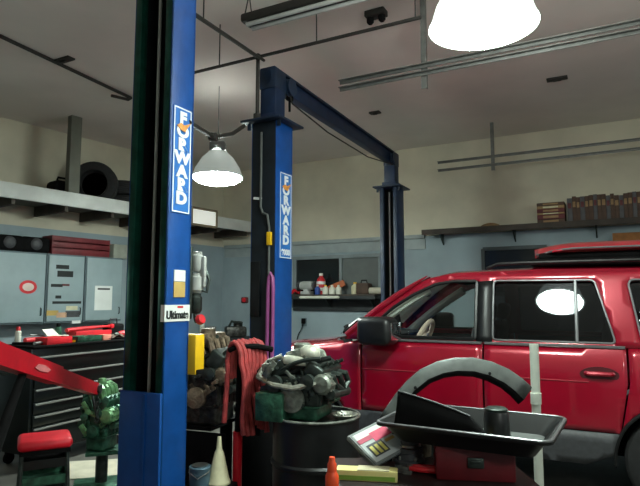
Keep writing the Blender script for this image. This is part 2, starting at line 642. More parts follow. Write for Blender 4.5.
# mauve hose hanging on the middle column
Mm = mid.matrix_basis
mb = MB()
pts = [(.08, yb - .028, .9), (.085, yb - .03, 1.3), (.09, yb - .03, 1.75), (.098, yb - .03, 1.85), (.115, yb - .032, 1.885), (.135, yb - .03, 1.85), (.142, yb - .03, 1.75), (.140, yb - .03, 1.3), (.13, yb - .03, .85)]
mb.tube([Vector(p) for p in pts], .017, 10)
h = mb.build('air_hose', m_purple, None, mid.location, -A28)
tag(h, 'mauve hose hung over a hook on the middle lift column', 'hose')

# overhead crossbeam joining middle and far columns
dv = far.location - mid.location
Lb = dv.length
angb = math.atan2(dv.y, dv.x)
root = thing('lift_crossbeam', 'long dark blue overhead beam spanning from middle lift column to far one', 'beam', mid.location + Vector((0, 0, 3.62)), angb)
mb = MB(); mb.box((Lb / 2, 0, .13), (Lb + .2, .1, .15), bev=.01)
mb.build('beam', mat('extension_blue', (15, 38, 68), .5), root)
mb = MB(); mb.box((Lb / 2, 0, .215), (Lb + .2, .16, .02))
mb.build('top_flange', m_navy, root)
mb = MB(); mb.tube([(.18, -.09, .02), (.2, -.1, -.05), (1.0, -.1, -.12), (2.2, -.1, -.12), (Lb - .2, -.09, .0)], .008, 6)
mb.build('trailing_cable', m_conduit, root)
for xx in (.03, Lb - .03):
    mb = MB(); mb.lathe([(.0, -.025), (.085, -.025), (.085, -.012), (.07, -.008), (.07, .008), (.085, .012), (.085, .025), (0, .025)], T(xx + (.14 if xx < 1 else -.14), -.10, .1) @ ROT('X', 90))
    mb.build('cable_pulley', m_navy, root)
for xx in (.0, Lb):
    mb = MB(); mb.box((xx, 0, .12), (.2, .18, .2), bev=.01)
    mb.build('end_bracket', m_navy, root)
mb = MB(); mb.box((.22, -.06, .1), (.07, .05, .22), bev=.006); mb.cyl((.22, -.06, -.12), (.22, -.06, .0), .012)
mb.build('limit_switch', m_blackm, root)


# gear on the back of the nearest column
def near_w(x, y, z):
    return near.matrix_basis @ Vector((x, y, z))


bpy.context.view_layer.update()
nb = Matrix.Translation(near.location) @ Matrix.Rotation(-A28, 4, 'Z')
root = thing('filter_regulator', 'grey air filter regulator with hanging bowls and red knob behind nearest column', 'air regulator', nb @ Vector((.11, NCD / 2, 1.5)), -A28)
mb = MB(); mb.box((0.0, .012, .26), (.12, .024, .46), bev=.004); mb.build('mount_plate', m_dsteel, root)
for zz, rr, mm in ((.40, .042, m_lgrey), (.26, .048, m_lgrey), (.13, .04, m_dsteel)):
    mb = MB(); mb.lathe([(0, -.07), (rr * .7, -.065), (rr, -.045), (rr, .035), (rr * .8, .045), (rr * .8, .06), (0, .065)], T(.05, .07, zz), n=16)
    mb.build('bowl', mm, root)
mb = MB(); mb.box((.09, .08, .33), (.05, .03, .2), bev=.008); mb.build('housing', m_lgrey, root)
mb = MB(); mb.lathe([(0, 0), (.028, 0), (.034, .012), (.03, .035), (0, .04)], T(.085, .055, .02) @ ROT('Y', 70), n=14); mb.build('knob', m_toolred, root)
mb = MB(); mb.tube([(.07, .07, .22), (.12, .09, .2), (.13, .1, .28), (.1, .1, .34)], .01, 8); mb.build('air_pipe', m_dsteel, root); mb = MB(); mb.tube([(.05, .06, .08), (.06, .06, .02), (.07, .055, .01)], .012, 8)
mb.build('air_pipe', m_dsteel, root)
root = thing('switch_box', 'yellow plastic box hanging on the rear edge of nearest lift column', 'box', nb @ Vector((.13, NCD / 2, 1.19)), -A28)
mb = MB(); mb.box((.03, .045, .12), (.13, .09, .25), bev=.012); mb.build('body', m_yellow, root)
mb = MB(); mb.box((.08, .045, .012), (.05, .07, .03), bev=.006); mb.build('notch', m_blackm, root)

# ------------------------------------------------------------------ lamps


def highbay(label, loc, r, lens, hang_to, shade_h, strength, box_h=.12):
    root = thing('high_bay_lamp', label, 'lamp', loc, 0, 'lit high bay lamps')
    mb = MB()
    prof = [(r, 0), (r * .97, .012), (r * .86, shade_h * .35), (r * .62, shade_h * .75), (r * .36, shade_h), (r * .34, shade_h + .01), (r * .60, shade_h * .74), (r * .84, shade_h * .34), (r * .95, .012)]
    mb.lathe(prof + [prof[0]], n=40)
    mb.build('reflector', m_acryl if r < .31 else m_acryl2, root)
    mb = MB()
    dm = 1 if r < .31 else 4.2
    mb.lathe([(r * .95, .006), (r * .93, -.006 * dm), (r * .8, -.014 * dm), (r * .5, -.021 * dm), (0, -.024 * dm)], n=40)
    mb.build('lens', lens, root)
    mb = MB(); mb.box((0, 0, shade_h + box_h / 2), (r * .6, r * .6, box_h), bev=.02); mb.build('ballast_housing', m_lamp_metal, root)
    mb = MB(); top = shade_h + box_h
    mb.tube([(0, 0, top), (0, 0, top + .02)], .012, 8)
    n = int((hang_to - loc[2] - top) / .035)
    zz = top + .01
    while zz < hang_to - loc[2]:
        mb.cyl((0, 0, zz), (0, 0, min(zz + .03, hang_to - loc[2])), .005, n=6)
        zz += .028
    mb.build('hanger_chain', m_dsteel, root)
    return root


l1 = W(483, 27, 3.0)
highbay('large glaring high bay lamp hanging over the red car, cropped by picture top', l1, .30, m_lens, CEIL, .34, 1)
l2 = W(217.5, 177, 7.0)
zbar = W(213, 137, 4.4).z
PB = W(213, 137, 4.4)
highbay('smaller lit conical lamp seen between nearest and middle lift columns', l2, .325, m_lens2, CEIL, .32, 1, .13)
mb = MB()
b0 = nb @ Vector((NCW / 2 + .002, .06, 0)); b0.z = W(193, 126, 3.6).z
mb.tube([b0, W(205, 132, 4.1), PB, W(232, 134, 4.8), W(244, 126, 5.0)], .018, 8)
mb.box(PB, (.07, .07, .06), bev=.01)
o = mb.build('support_bar', m_conduit)
tag(o, 'dark hose bar strung between nearest and middle lift columns above the smaller lamp', 'bar')

# fill lights added besides the glowing lamp lenses
def light(name, kind, loc, power, color, size=.3, rot=(0, 0, 0), spot=None):
    ld = bpy.data.lights.new(name, kind)
    ld.energy = power
    ld.color = color
    if kind == 'AREA':
        ld.shape = 'DISK'; ld.size = size
    else:
        ld.shadow_soft_size = size
    if spot:
        ld.spot_size = spot; ld.spot_blend = .6
    o = bpy.data.objects.new(name, ld)
    C.objects.link(o)
    o.location = loc
    o.rotation_euler = rot
    return o


GREEN = (.93, 1.0, .95)
# unseen fill lights added to brighten ceiling, walls and foreground
light('fill_uplight_large', 'POINT', l1 + Vector((0, 0, .5)), 110, GREEN, .25)  # uplights added above both lamps to brighten the ceiling
light('fill_uplight_small', 'POINT', l2 + Vector((0, 0, .75)), 5, GREEN, .2)
light('fill_light_behind', 'POINT', (1.9, -.9, 2.7), 120, GREEN, .3)
light('fill_light_right', 'POINT', (4.9, 2.2, 2.8), 75, GREEN, .3)
light('fill_light_left', 'POINT', (-4.2, 3.4, 1.7), 11, GREEN, .3)

wd = bpy.data.worlds.new('night')
scene.world = wd
wd.use_nodes = True
wd.node_tree.nodes['Background'].inputs[0].default_value = (.02, .022, .025, 1)
scene.view_settings.view_transform = 'Standard'
scene.view_settings.look = 'None'
scene.view_settings.exposure = 0.0

# ------------------------------------------------------------------ ceiling conduits, tracks, fixtures
A = W(258, 57, 5.15)
mb = MB()
mb.tube([A + U * .0, A - U * 3.4], .018, 8)
for k in (.8, 2.4):
    mb.cyl(A - U * k, (A - U * k) * Vector((1, 1, 0)) + Vector((0, 0, CEIL)), .006, n=6)
mb.tube([A + V * .07 - U * .0 - Vector((0, 0, .05)), A + V * .07 - U * 3.4 - Vector((0, 0, .05))], .014, 8)
o = mb.build('ceiling_conduit', m_conduit)
tag(o, 'pair of dark conduits running overhead beside top of nearest lift column', 'conduit')
mb = MB()
mb.tube([A, Vector((A.x, A.y, CH + .0))], .018, 8)
mb.ball(A, .035, 10)
mb.box((A.x, A.y, CH + .05), (.07, .07, .1), bev=.01)
tag(mb.build('drop_conduit', m_conduit), 'vertical dark conduit dropping onto the middle lift column', 'conduit')
B2 = line_at_px(A + V * 0, V, 426); B2.z = A.z
B1 = line_at_px(A, V, 186); B1.z = A.z
mb = MB()
mb.tube([B1, B2], .016, 8)
for f in (.15, .6, .98):
    q = B1.lerp(B2, f); mb.cyl(q, Vector((q.x, q.y, CEIL)), .006, n=6)
tag(mb.build('ceiling_conduit', m_conduit), 'long thin dark conduit crossing the ceiling above middle column toward big lamp', 'conduit')
q0, q1 = atz(0, 36, CEIL - .02), atz(131, 98, CEIL - .02)
mb = MB(); mb.tube([q0, q1], .022, 8)
mb.tube([q1, q1 + Vector((.0, -.1, -.06)), q1 + Vector((-.15, -.3, -.08))], .02, 8)
tag(mb.build('ceiling_conduit', m_conduit), 'dark conduit on ceiling left of the nearest lift column', 'conduit')

# strip light fixture near the top of the picture
zf = 4.1
f0, f1 = atz(245, 27, zf), atz(330, 4, zf)
dd = (f1 - f0); ang = math.atan2(dd.y, dd.x); Lf = 2.4
root = thing('strip_light_fixture', 'unlit strip light fixture hanging near ceiling at picture top', 'light fixture', f0, ang)
mb = MB(); mb.box((Lf / 2, 0, .05), (Lf, .16, .08), bev=.02); mb.build('housing', m_conduit, root)
for yy in (-.045, .045):
    mb = MB(); mb.cyl((.05, yy, -.01), (Lf - .05, yy, -.01), .019, n=12); mb.build('tube', m_lgrey, root)
for xx in (.04, Lf - .04):
    mb = MB(); mb.cyl((xx, -.06, .08), (xx, 0, CEIL - zf), .006, n=6); mb.cyl((xx, .06, .08), (xx, 0, CEIL - zf), .006, n=6); mb.build('hanger', m_conduit, root)


def track(label, p0, p1, hangers, gap=.07, r=.028, name='door_track', below=.0):
    d = p1 - p0
    Lt = d.length
    ang = math.atan2(d.y, d.x)
    root = thing(name, label, 'track', p0, ang, 'overhead door tracks')
    zt = CEIL - p0.z
    for zz in (0, gap):
        mb = MB()
        mb.box((Lt / 2, 0, zz), (Lt, .01, .034))
        mb.box((Lt / 2, -.02, zz + .014), (Lt, .04, .008))
        mb.build('rail', m_galv, root, smooth=False)
    for x in hangers:
        mb = MB()
        hh = zt + below
        mb.box((x, .02, zt - hh / 2), (.05, .006, hh))
        mb.box((x + .022, .035, zt - hh / 2), (.006, .035, hh))
        k = 0
        while k < hh - .06:
            mb.box((x - .002, .014, zt - k - .05), (.012, .006, .03)); k += .09
        mb.build('hanger', m_galv, root, smooth=False)
    return root


zt1 = 3.68
t0, t1 = atz(340, 90, zt1), None
t0.z = zt1
k = line_at_px(t0, V, 427)
tr1 = track('pale galvanised overhead door track hanging just below the big lamp', t0, t0 + V * 5.2, [(k - t0).length], below=.13)
zt2 = 3.72
u0 = atz(438, 171, zt2)
k = line_at_px(u0, V, 496)
tr2 = track('thin grey door track high along the right part of back wall', u0, u0 + V * 4.5, [(k - u0).length], gap=.13, below=.08)

for i, (px, py, sx, sy, lab) in enumerate(((64, 59, .26, .1, 'small dark ceiling plate at far left above the loft'),
                                 (375, 112, .16, .1, 'small dark ceiling plate above the overhead lift beam'),
                                 (557, 78, .24, .1, 'small dark ceiling plate right of the big lamp'))):
    q = atz(px, py, CEIL)
    mb = MB(); mb.box((0, 0, -.012), (sx, sy, .024), bev=.005); mb.box((0, 0, -.03), (sx * .4, sy * .4, .02), bev=.004)
    tag(mb.build('ceiling_plate', m_conduit, None, q, -A28), lab, 'ceiling plate', 'ceiling plates')
q = atz(376, 11, CEIL)
root = thing('junction_box', 'dark junction box with knobs on ceiling at picture top', 'junction box', q, -A28)
mb = MB(); mb.box((0, 0, -.03), (.2, .12, .06), bev=.01); mb.build('body', m_conduit, root)
for xx in (-.06, .06):
    mb = MB(); mb.lathe([(0, 0), (.035, 0), (.035, -.04), (.02, -.06), (0, -.06)], T(xx, 0, -.06), n=12); mb.build('knockout', m_blackm, root)

# ------------------------------------------------------------------ storage loft on the left
LE0 = back(262)                    # where loft edge meets back wall
edge = line_at_px(LE0, UL, -20)
Ledge = (LE0 - edge).length
root = thing('storage_loft', 'raised storage loft with pale edge beam along the left wall', 'loft', edge, PI / 2 - A36)
# local x = UL, local y = toward left wall
dep = abs((LE0 - WL0).dot(NL)) - .01
mb = MB(); mb.box((Ledge / 2, dep / 2 + .03, 3.12), (Ledge, dep - .08, .05)); mb.build('deck', m_loft, root, smooth=False)
mb = MB(); mb.box((Ledge / 2, .02, 3.12), (Ledge - .02, .05, .21), bev=.008); mb.build('edge_beam', m_beam, root)
for k in range(7):
    mb = MB(); mb.box((.4 + k * (Ledge - .8) / 6, dep / 2 + .03, 3.02), (.05, dep - .1, .15)); mb.build('joist', m_wood, root, smooth=False)
psup = line_at_px(LE0, UL, 72)
xs = (psup - edge).length
mb = MB(); mb.box((xs, .06, (3.2 + CEIL) / 2 - .05), (.17, .03, CEIL - 3.1), bev=.003); mb.box((xs - .07, .1, (3.2 + CEIL) / 2 - .05), (.03, .1, CEIL - 3.1), bev=.003)
mb.build('support_post', mat('post_grey', (98, 100, 90), .7, 0, .1, 4), root)
loft_m = Matrix.Translation(edge) @ Matrix.Rotation(PI / 2 - A36, 4, 'Z')


def tyre_mb(r, w, hole=.58):
    mb = MB()
    ri = r * hole
    prof = [(ri, -w * .36), (ri * 1.08, -w * .46), (r * .82, -w * .5), (r * .95, -w * .44), (r, -w * .34)]
    for k in range(5):
        zz = -w * .34 + w * .68 * (k + .35) / 5
        prof += [(r, zz), (r * .975, zz + .005), (r * .975, zz + w * .03), (r, zz + w * .03 + .005)]
    prof += [(r, w * .34), (r * .95, w * .44), (r * .82, w * .5), (ri * 1.08, w * .46), (ri, w * .36), (ri * .99, 0), (ri, -w * .36)]
    mb.lathe(prof, n=40)
    return mb


def loft_p(px, yy, z):
    q = line_at_px(LE0 - NL * yy, UL, px)
    return Vector((q.x, q.y, z))


deckz = 3.145
o = tyre_mb(.36, .24).build('tyre', m_rubber); o.location = loft_p(91, .45, deckz + .36); o.rotation_euler = (PI / 2, 0, R(10))
tag(o, 'black tyre standing upright on the loft just right of its grey post', 'tyre', 'loft tyres')
for px, yy, k, lab in ((121, .55, 0, 'black tyre lying flat on the loft beside the nearest lift column'), (121, .55, 1, 'black tyre lying on top of the flat tyre on the loft')):
    o2 = o.copy(); C.objects.link(o2); o2.location = loft_p(px, yy, deckz + .125 + .245 * k); o2.rotation_euler = (0, 0, .3 * k); o2['label'] = lab
mb = MB(); mb.box((0, 0, .15), (.42, .34, .3), bev=.07, seg=3); mb.tube([(-.12, 0, .28), (-.1, 0, .36), (.1, 0, .36), (.12, 0, .28)], .018, 8)
o = mb.build('duffel_bag', m_blackm, None, loft_p(60, .42, deckz), PI / 2 - A36)
tag(o, 'dark bag on the loft left of its grey support post', 'bag')
# framed bright panel fixed on loft edge
root = thing('light_sign', 'small bright white panel in brown frame on the loft edge beam', 'sign', loft_p(201.5, -.005, 3.0), PI / 2 - A36)
mb = MB()
for cx, cz, sx, sz in ((0, .3, .62, .04), (0, .0, .62, .04), (-.3, .15, .04, .3), (.3, .15, .04, .3)):
    mb.box((cx, -.035, cz), (sx, .06, sz), bev=.005)
mb.build('frame', mat('sign_frame', (120, 108, 88), .6), root)
mb = MB(); mb.box((0, -.03, .15), (.57, .03, .27)); mb.build('face', mat('sign_face', (244, 246, 240), .5, 0, .02, 3, emit=((255, 255, 245), .35)), root, smooth=False)
random.seed(4)

# ------------------------------------------------------------------ wall cabinets on the left wall
CABD = .36
cab_group = 'grey wall cabinets'
specs = [(-22, 46.5, 'grey wall cabinet with round red sticker, leftmost over the tool chest'), (47, 85, 'grey wall cabinet covered in small dark stickers, middle of three'), (85.5, 123, 'grey wall cabinet with white sheet taped on, beside nearest lift column')]
cz0, cz1 = 1.30, 2.36
cab_xf = []
for i, (a, b, lab) in enumerate(specs):
    pa, pb = left(a, CABD), left(b, CABD)
    w = (pb - pa).length
    root = thing('wall_cabinet', lab, 'cabinet', pa + Vector((0, 0, cz0)), PI / 2 - A36, cab_group)
    h = cz1 - cz0
    mb = MB(); mb.box((w / 2, (CABD - .02) / 2 + .01, h / 2), (w - .006, CABD - .03, h)); mb.build('carcass', m_cabd, root, smooth=False)
    mb = MB(); mb.box((w / 2, -.002, h / 2), (w - .045, .022, h - .05), bev=.006); d = mb.build('door', m_cab, root)
    mb = MB(); mb.tube([(w - .07, -.012, .12), (w - .07, -.035, .13), (w - .07, -.035, .22), (w - .07, -.012, .23)], .007, 8); mb.build('handle', m_dsteel, d)
    Mz = Matrix(((1, 0, 0, 0), (0, 0, -1, 0), (0, 1, 0, 0), (0, 0, 0, 1)))

    def stick(cx, cz, sx, sz, m, nm='sticker', ell=False):
        mb = MB()
        if ell:
            mb.prism([(cx + sx / 2 * math.cos(2 * PI * q / 20), cz + sz / 2 * math.sin(2 * PI * q / 20)) for q in range(20)], .003, T(0, -.0135, 0) @ Mz)
        else:
            mb.box((cx, -.0145, cz), (sx, .003, sz))
        return mb.build(nm, m, d, smooth=False)
    if i == 0:
        # round sticker with red ring
        xx = (left(28.5, CABD) - pa).length
        zz = wz(287, left(28.5, CABD).y) - cz0
        stick(xx, zz, .26, .2, m_toolred, ell=True)
        o = stick(xx, zz, .17, .12, mat('sticker_cream', (220, 200, 190), .6), 'sticker_centre', ell=True); o.location.y -= .002
    if i == 1:
        pxs = [(62, 267, 9, 4, m_ink), (65, 274, 11, 6, m_ink), (57, 285.5, 8, 3, m_ink), (66, 285, 5, 2, m_maroon), (59, 297, 4, 3, m_ink), (68, 302.5, 20, 2.5, m_ink), (54, 313, 8, 5, m_tan), (63, 315, 7, 5, mat('peach_print', (200, 160, 130), .7)), (73, 308, 8, 4, m_cream), (74, 314, 10, 6, m_dgrey), (78, 322, 6, 3, m_paper)]
        for (px, py, sx, sy, m) in pxs:
            q = left(px, CABD); sc = q.y / FPX
            stick((q - pa).length, wz(py, q.y) - cz0, sx * sc * 1.5, sy * sc, m)
        # illegible rows broken into short strokes
    if i == 2:
        q = left(104, CABD); sc = q.y / FPX
        stick((q - pa).length, wz(298, q.y) - cz0, 16 * sc * 1.2, 24 * sc, m_paper, 'paper_sheet')
        o = stick((q - pa).length, wz(289, q.y) - cz0, 9 * sc * 1.5, 1.6 * sc, m_ink, 'printed_line'); o.location.y -= .002


def cabtop(px, yy):
    q = left(px, CABD - yy)
    return Vector((q.x, q.y, cz1))


# things stored on top of the cabinets
root = thing('crate', 'long dark red crate lying on top of the middle wall cabinet', 'crate', cabtop(76, .18), PI / 2 - A36)
mb = MB(); mb.box((0, 0, .01), (1.0, .3, .02))
for sx in (-.49, .49):
    mb.box((sx, 0, .15), (.02, .3, .28))
for k in range(3):
    for sy in (-.145, .145):
        mb.box((0, sy, .06 + k * .095), (1.0, .012, .075), bev=.004)
mb.build('slatted_body', mat('crate_red', (110, 34, 40), .6, 0, .2, 8), root)
root = thing('carton', 'pale grey carton on top of cabinets beside the nearest lift column', 'box', cabtop(116, .18), PI / 2 - A36)
mb = MB(); mb.box((0, 0, .12), (.3, .28, .24), bev=.01); mb.build('body', mat('carton_grey', (150, 154, 142), .8), root)
mb = MB(); mb.box((0, 0, .242), (.3, .06, .004)); mb.build('tape', m_tan, root, smooth=False)
for px, lab in ((4, 'dark headlamp unit on top of leftmost wall cabinet, left of another'), (31, 'dark headlamp unit on cabinet top, left of the dark red crate')):
    root = thing('headlamp_unit', lab, 'car part', cabtop(px, .18), PI / 2 - A36, 'old headlamps on cabinets')
    mb = MB(); mb.box((0, 0, .12), (.44, .26, .24), bev=.05, seg=3); mb.build('housing', m_blackm, root)
    mb = MB(); mb.lathe([(0, .03), (.05, .025), (.09, 0), (.095, -.01), (0, -.01)], T(.0, -.13, .13) @ ROT('X', 90), n=18); mb.build('lens', m_dgrey, root)

# ------------------------------------------------------------------ tool chest
ch_ang = R(26)
chd = Vector((math.sin(ch_ang), math.cos(ch_ang), 0))
ch0 = Vector((W(36, 300, 5.6).x, 5.6, 0))
CHW, CHD, CHT = 1.5, .5, 1.17
root = thing('tool_chest', 'black rolling tool chest with bright drawer edges under the wall cabinets', 'tool chest', ch0, PI / 2 - ch_ang)
mb = MB()
mb.box((CHW / 2, CHD / 2 + .012, (.14 + CHT) / 2), (CHW, CHD - .024, CHT - .14), bev=.01)
mb.build('carcass', m_chest, root)
m_pull = mat('pale_drawer_pull', (150, 152, 148), .3, .3, .05, 9)
mb = MB(); mb.box((CHW / 2, CHD / 2, CHT + .012), (CHW + .02, CHD + .02, .025), bev=.006); mb.build('top_mat', m_blackm, root)
zs = [1.10, .93, .78, .645, .525, .405, .16]
hz = []
for k in range(6):
    zt, zb = zs[k], zs[k + 1]
    mb = MB(); mb.box((CHW / 2, .006, (zt + zb) / 2), (CHW - .06, .02, zt - zb - .012), bev=.004); d = mb.build('drawer', m_chest, root)
    mb = MB(); mb.box((CHW / 2, -.012, zt - .022), (CHW - .08, .018, .02), bev=.006); mb.build('drawer_pull', m_pull, d)
for xx in (.1, CHW - .1):
    for yy in (.08, CHD - .08):
        mb = MB(); mb.lathe([(0, -.018), (.05, -.018), (.058, -.01), (.058, .01), (.05, .018), (0, .018)], T(xx, yy, .058) @ ROT('X', 90), n=16); mb.box((xx, yy, .11), (.06, .06, .06), bev=.005)
        mb.build('caster', m_blackm, root)
mb = MB(); mb.tube([(-.012, .1, .9), (-.06, .1, .92), (-.06, CHD - .1, .92), (-.012, CHD - .1, .9)], .012, 8); mb.build('side_handle', m_dsteel, root)
chm = Matrix.Translation(ch0) @ Matrix.Rotation(PI / 2 - ch_ang, 4, 'Z')
ctop = CHT + .026


def on_chest(x, y, z=0):
    return chm @ Vector((x, y, ctop + z))


# clutter on the chest top
def wrench(L=.25):
    mb = MB()
    w = .012
    poly = [(-L / 2 + .03, -w), (L / 2 - .03, -w), (L / 2 - .015, -.024), (L / 2 + .02, -.024), (L / 2, -.008), (L / 2 - .005, 0), (L / 2, .008), (L / 2 + .02, .024), (L / 2 - .015, .024), (L / 2 - .03, w), (-L / 2 + .03, w)]
    mb.prism(poly, .012)
    mb.lathe([(.014, 0), (.026, 0), (.026, .014), (.014, .014), (.014, 0)], T(-L / 2 + .015, 0, 0), n=16)
    return mb


def can_mb(r=.035, h=.19):
    mb = MB(); mb.lathe([(0, 0), (r * .94, 0), (r, .006), (r, h - .02), (r * .96, h - .012), (r * .6, h), (0, h)], n=20)
    return mb


def put_can(label, loc, body, cap, r=.033, h=.19, group=None, name='spray_can', cat='can'):
    root = thing(name, label, cat, loc, 0, group)
    can_mb(r, h).build('body', body, root)
    mb = MB(); mb.lathe([(0, 0), (r * .72, 0), (r * .7, .035), (r * .5, .045), (0, .045)], T(0, 0, h - .008), n=16); mb.build('cap', cap, root)
    return root


def tool_tray(label, loc, rotz, sx, sy, sz, m):
    root = thing('tool_tray', label, 'tray', loc, rotz, 'tool trays on the chest')
    mb = MB()
    mb.box((0, 0, .006), (sx, sy, .012))
    for a in (-1, 1):
        mb.box((a * (sx / 2 - .006), 0, sz / 2), (.012, sy, sz), bev=.003)
        mb.box((0, a * (sy / 2 - .006), sz / 2), (sx, .012, sz), bev=.003)
    mb.build('bin', m, root)
    mb = MB()
    random.seed(int(sx * 1000))
    for k in range(6):
        x = (k - 2.5) * sx / 7
        mb.cyl((x, -sy * .3, .025 + .004 * k), (x + random.uniform(-.03, .03), sy * .3, .03 + .004 * k), .011, n=8)
    mb.build('sockets', m_steel, root)
    return root


zr = PI / 2 - ch_ang
tool_tray('shallow red tray of sockets on front left of tool chest', on_chest(.33, .12), zr + .1, .34, .16, .07, m_toolred)
tool_tray('long red tool tray lying toward the right end of tool chest', on_chest(.95, .3), zr - .05, .5, .16, .10, m_toolred)
tool_tray('dark green parts tray at the middle of tool chest front', on_chest(.72, .12), zr, .34, .18, .06, m_ggreen)
mb = MB(); mb.tube([(-.32, 0, .0), (-.1, 0, .01), (.2, 0, .02), (.34, 0, .02)], .02, 8, radii=[.024, .024, .014, .014]); mb.box((.36, 0, .02), (.05, .06, .05), bev=.01)
o = mb.build('breaker_bar', m_toolred, None, on_chest(.93, .3, .118), zr + .06); tag(o, 'red handled breaker bar lying across the long red tray', 'tool')
for (x, y, zz, a, L, lab) in ((.70, .34, .0, 1.2, .22, 'bright steel wrench lying behind the green tray'), (.2, .3, .0, -.2, .2, 'steel wrench at the left end of tool chest top'), (.36, .34, .0, .1, .2, 'short steel wrench at the rear of tool chest top')):
    o = wrench(L).build('wrench', m_steel, None, on_chest(x, y, zz), zr + a); tag(o, lab, 'wrench', 'wrenches on the chest')
put_can('white spray can standing at left rear of tool chest', on_chest(.13, .42), m_white, m_toolred, .03, .14)
put_can('dark green spray can at rear middle of tool chest', on_chest(.62, .42), m_ggreen, m_blackm, .033, .16)
root = thing('parts_box', 'open white cardboard parts box on the tool chest', 'box', on_chest(.52, .30, 0), zr + .3)
mb = MB(); mb.box((0, 0, .035), (.2, .13, .07), bev=.003); mb.build('body', m_white, root)
mb = MB(); mb.box((0, .09, .1), (.2, .1, .004), (.8, 0, 0)); mb.build('lid_flap', m_white, root, smooth=False)
root = thing('power_drill', 'black and red power drill lying near right end of tool chest front', 'power tool', on_chest(1.34, .14), zr + 2.9)
mb = MB(); mb.lathe([(0, -.1), (.035, -.095), (.04, -.05), (.04, .06), (.028, .09), (0, .09)], T(0, 0, .045) @ ROT('Y', 90), n=16); mb.build('motor_body', m_toolred, root)
mb = MB(); mb.box((-.05, .09, .04), (.05, .16, .04), (0, 0, .25), bev=.012); mb.build('grip', m_black, root)
mb = MB(); mb.lathe([(0, 0), (.025, 0), (.02, .05), (.008, .06), (.005, .12), (0, .12)], T(.09, 0, .045) @ ROT('Y', 90), n=12); mb.build('chuck', m_dsteel, root)
root = thing('shop_rag', 'crumpled dark shop rag on the tool chest front edge', 'rag', on_chest(1.13, .09), zr)
mb = MB()
random.seed(9)
ph = [random.uniform(0, 6) for _ in range(6)]
mb.grid(lambda u, v: Vector(((u - .5) * .3, (v - .5) * .14, .012 + .025 * (math.sin(u * 11 + ph[0]) * math.sin(v * 7 + ph[1]) + 1) * (1 - (2 * u - 1) ** 4))), 20, 12)
mb.build('cloth', m_brown, root, solid=.004)
root = thing('claw_hammer', 'claw hammer with dark handle lying at left end of tool chest', 'hammer', on_chest(.06, .17), zr - 1.2)
mb = MB(); mb.tube([(-.16, 0, .016), (0, 0, .018), (.1, 0, .02)], .014, 8); mb.build('handle', m_blackm, root)
mb = MB(); mb.cyl((.11, -.06, .022), (.11, .03, .022), .016, n=12); mb.prism([(-.012, .03), (.012, .03), (.02, .09), (.004, .07), (-.008, .09)], .014, T(.11, 0, .016)); mb.build('head', m_steel, root)
mb = MB(); mb.lathe([(.028, 0), (.05, 0), (.05, .024), (.028, .024), (.028, 0)], n=24)
o = mb.build('tape_roll', m_yellow, None, on_chest(.58, .1, 0)); tag(o, 'small yellow tape roll on tool chest beside the green tray', 'tape roll')
root = thing('grease_gun', 'red grease gun lying at rear left of the tool chest', 'grease gun', on_chest(.36, .42), zr + .1)
mb = MB(); mb.lathe([(0, -.16), (.028, -.16), (.028, .1), (.02, .12), (0, .12)], T(0, 0, .03) @ ROT('Y', 90), n=16); mb.build('barrel', m_toolred, root)
mb = MB(); mb.tube([(.12, 0, .035), (.2, .02, .05), (.27, .0, .03)], .008, 8); mb.build('spout', m_steel, root)
mb = MB(); mb.tube([(.1, 0, .055), (.02, 0, .08), (-.1, 0, .085)], .008, 8); mb.build('lever', m_steel, root)
root = thing('tool_bag', 'black open topped tool bag at the far right of tool chest', 'bag', on_chest(1.42, .42), zr)
mb = MB(); mb.box((0, 0, .08), (.24, .15, .16), bev=.03, seg=3); mb.build('body', m_blackm, root)
mb = MB(); mb.tube([(-.06, 0, .15), (-.05, 0, .22), (.05, 0, .22), (.06, 0, .15)], .01, 8); mb.build('handle', m_dgrey, root)
mb = MB(); mb.box((0, 0, .03), (.13, .1, .06), bev=.004)
o = mb.build('fuse_box', mat('salmon_card', (206, 130, 110), .7), None, on_chest(.95, .07), zr + .1); tag(o, 'small salmon coloured box on tool chest front edge', 'box')

# ------------------------------------------------------------------ stool
ps = W(45, 440, 4.4)
root = thing('shop_stool', 'low shop stool with red padded seat in front of black tool chest', 'stool', (ps.x, 4.4, 0), PI / 2 - R(62))
sz = .585
mb = MB(); mb.box((0, 0, sz), (.37, .36, .075), bev=.035, seg=4); mb.build('seat', m_seatred, root)
mb = MB(); mb.box((0, 0, sz - .05), (.34, .33, .03)); mb.build('seat_frame', m_blackm, root)
for sx in (-1, 1):
    for sy in (-1, 1):
        mb = MB(); mb.cyl((sx * .15, sy * .14, sz - .05), (sx * .17, sy * .16, .07), .014, n=10); lg = mb.build('leg', m_dsteel, root)
        mb = MB(); mb.lathe([(0, -.012), (.032, -.012), (.035, 0), (.032, .012), (0, .012)], T(sx * .17, sy * .16, .035) @ ROT('X', 90), n=14); mb.cyl((sx * .17, sy * .16, .03), (sx * .17, sy * .16, .075), .01); mb.build('caster', m_blackm, lg)
for zz, nm in ((.42, 'drawer_tray'), (.3, 'drawer_tray'), (.15, 'drawer_tray')):
    mb = MB(); mb.box((0, 0, zz), (.31, .29, .012))
    for a in (-1, 1):
        mb.box((a * .155, 0, zz + .03), (.01, .29, .06)); mb.box((0, a * .145, zz + .03), (.31, .01, .06))
    mb.build(nm, m_chest if zz != .3 else m_ggreen, root, smooth=False)

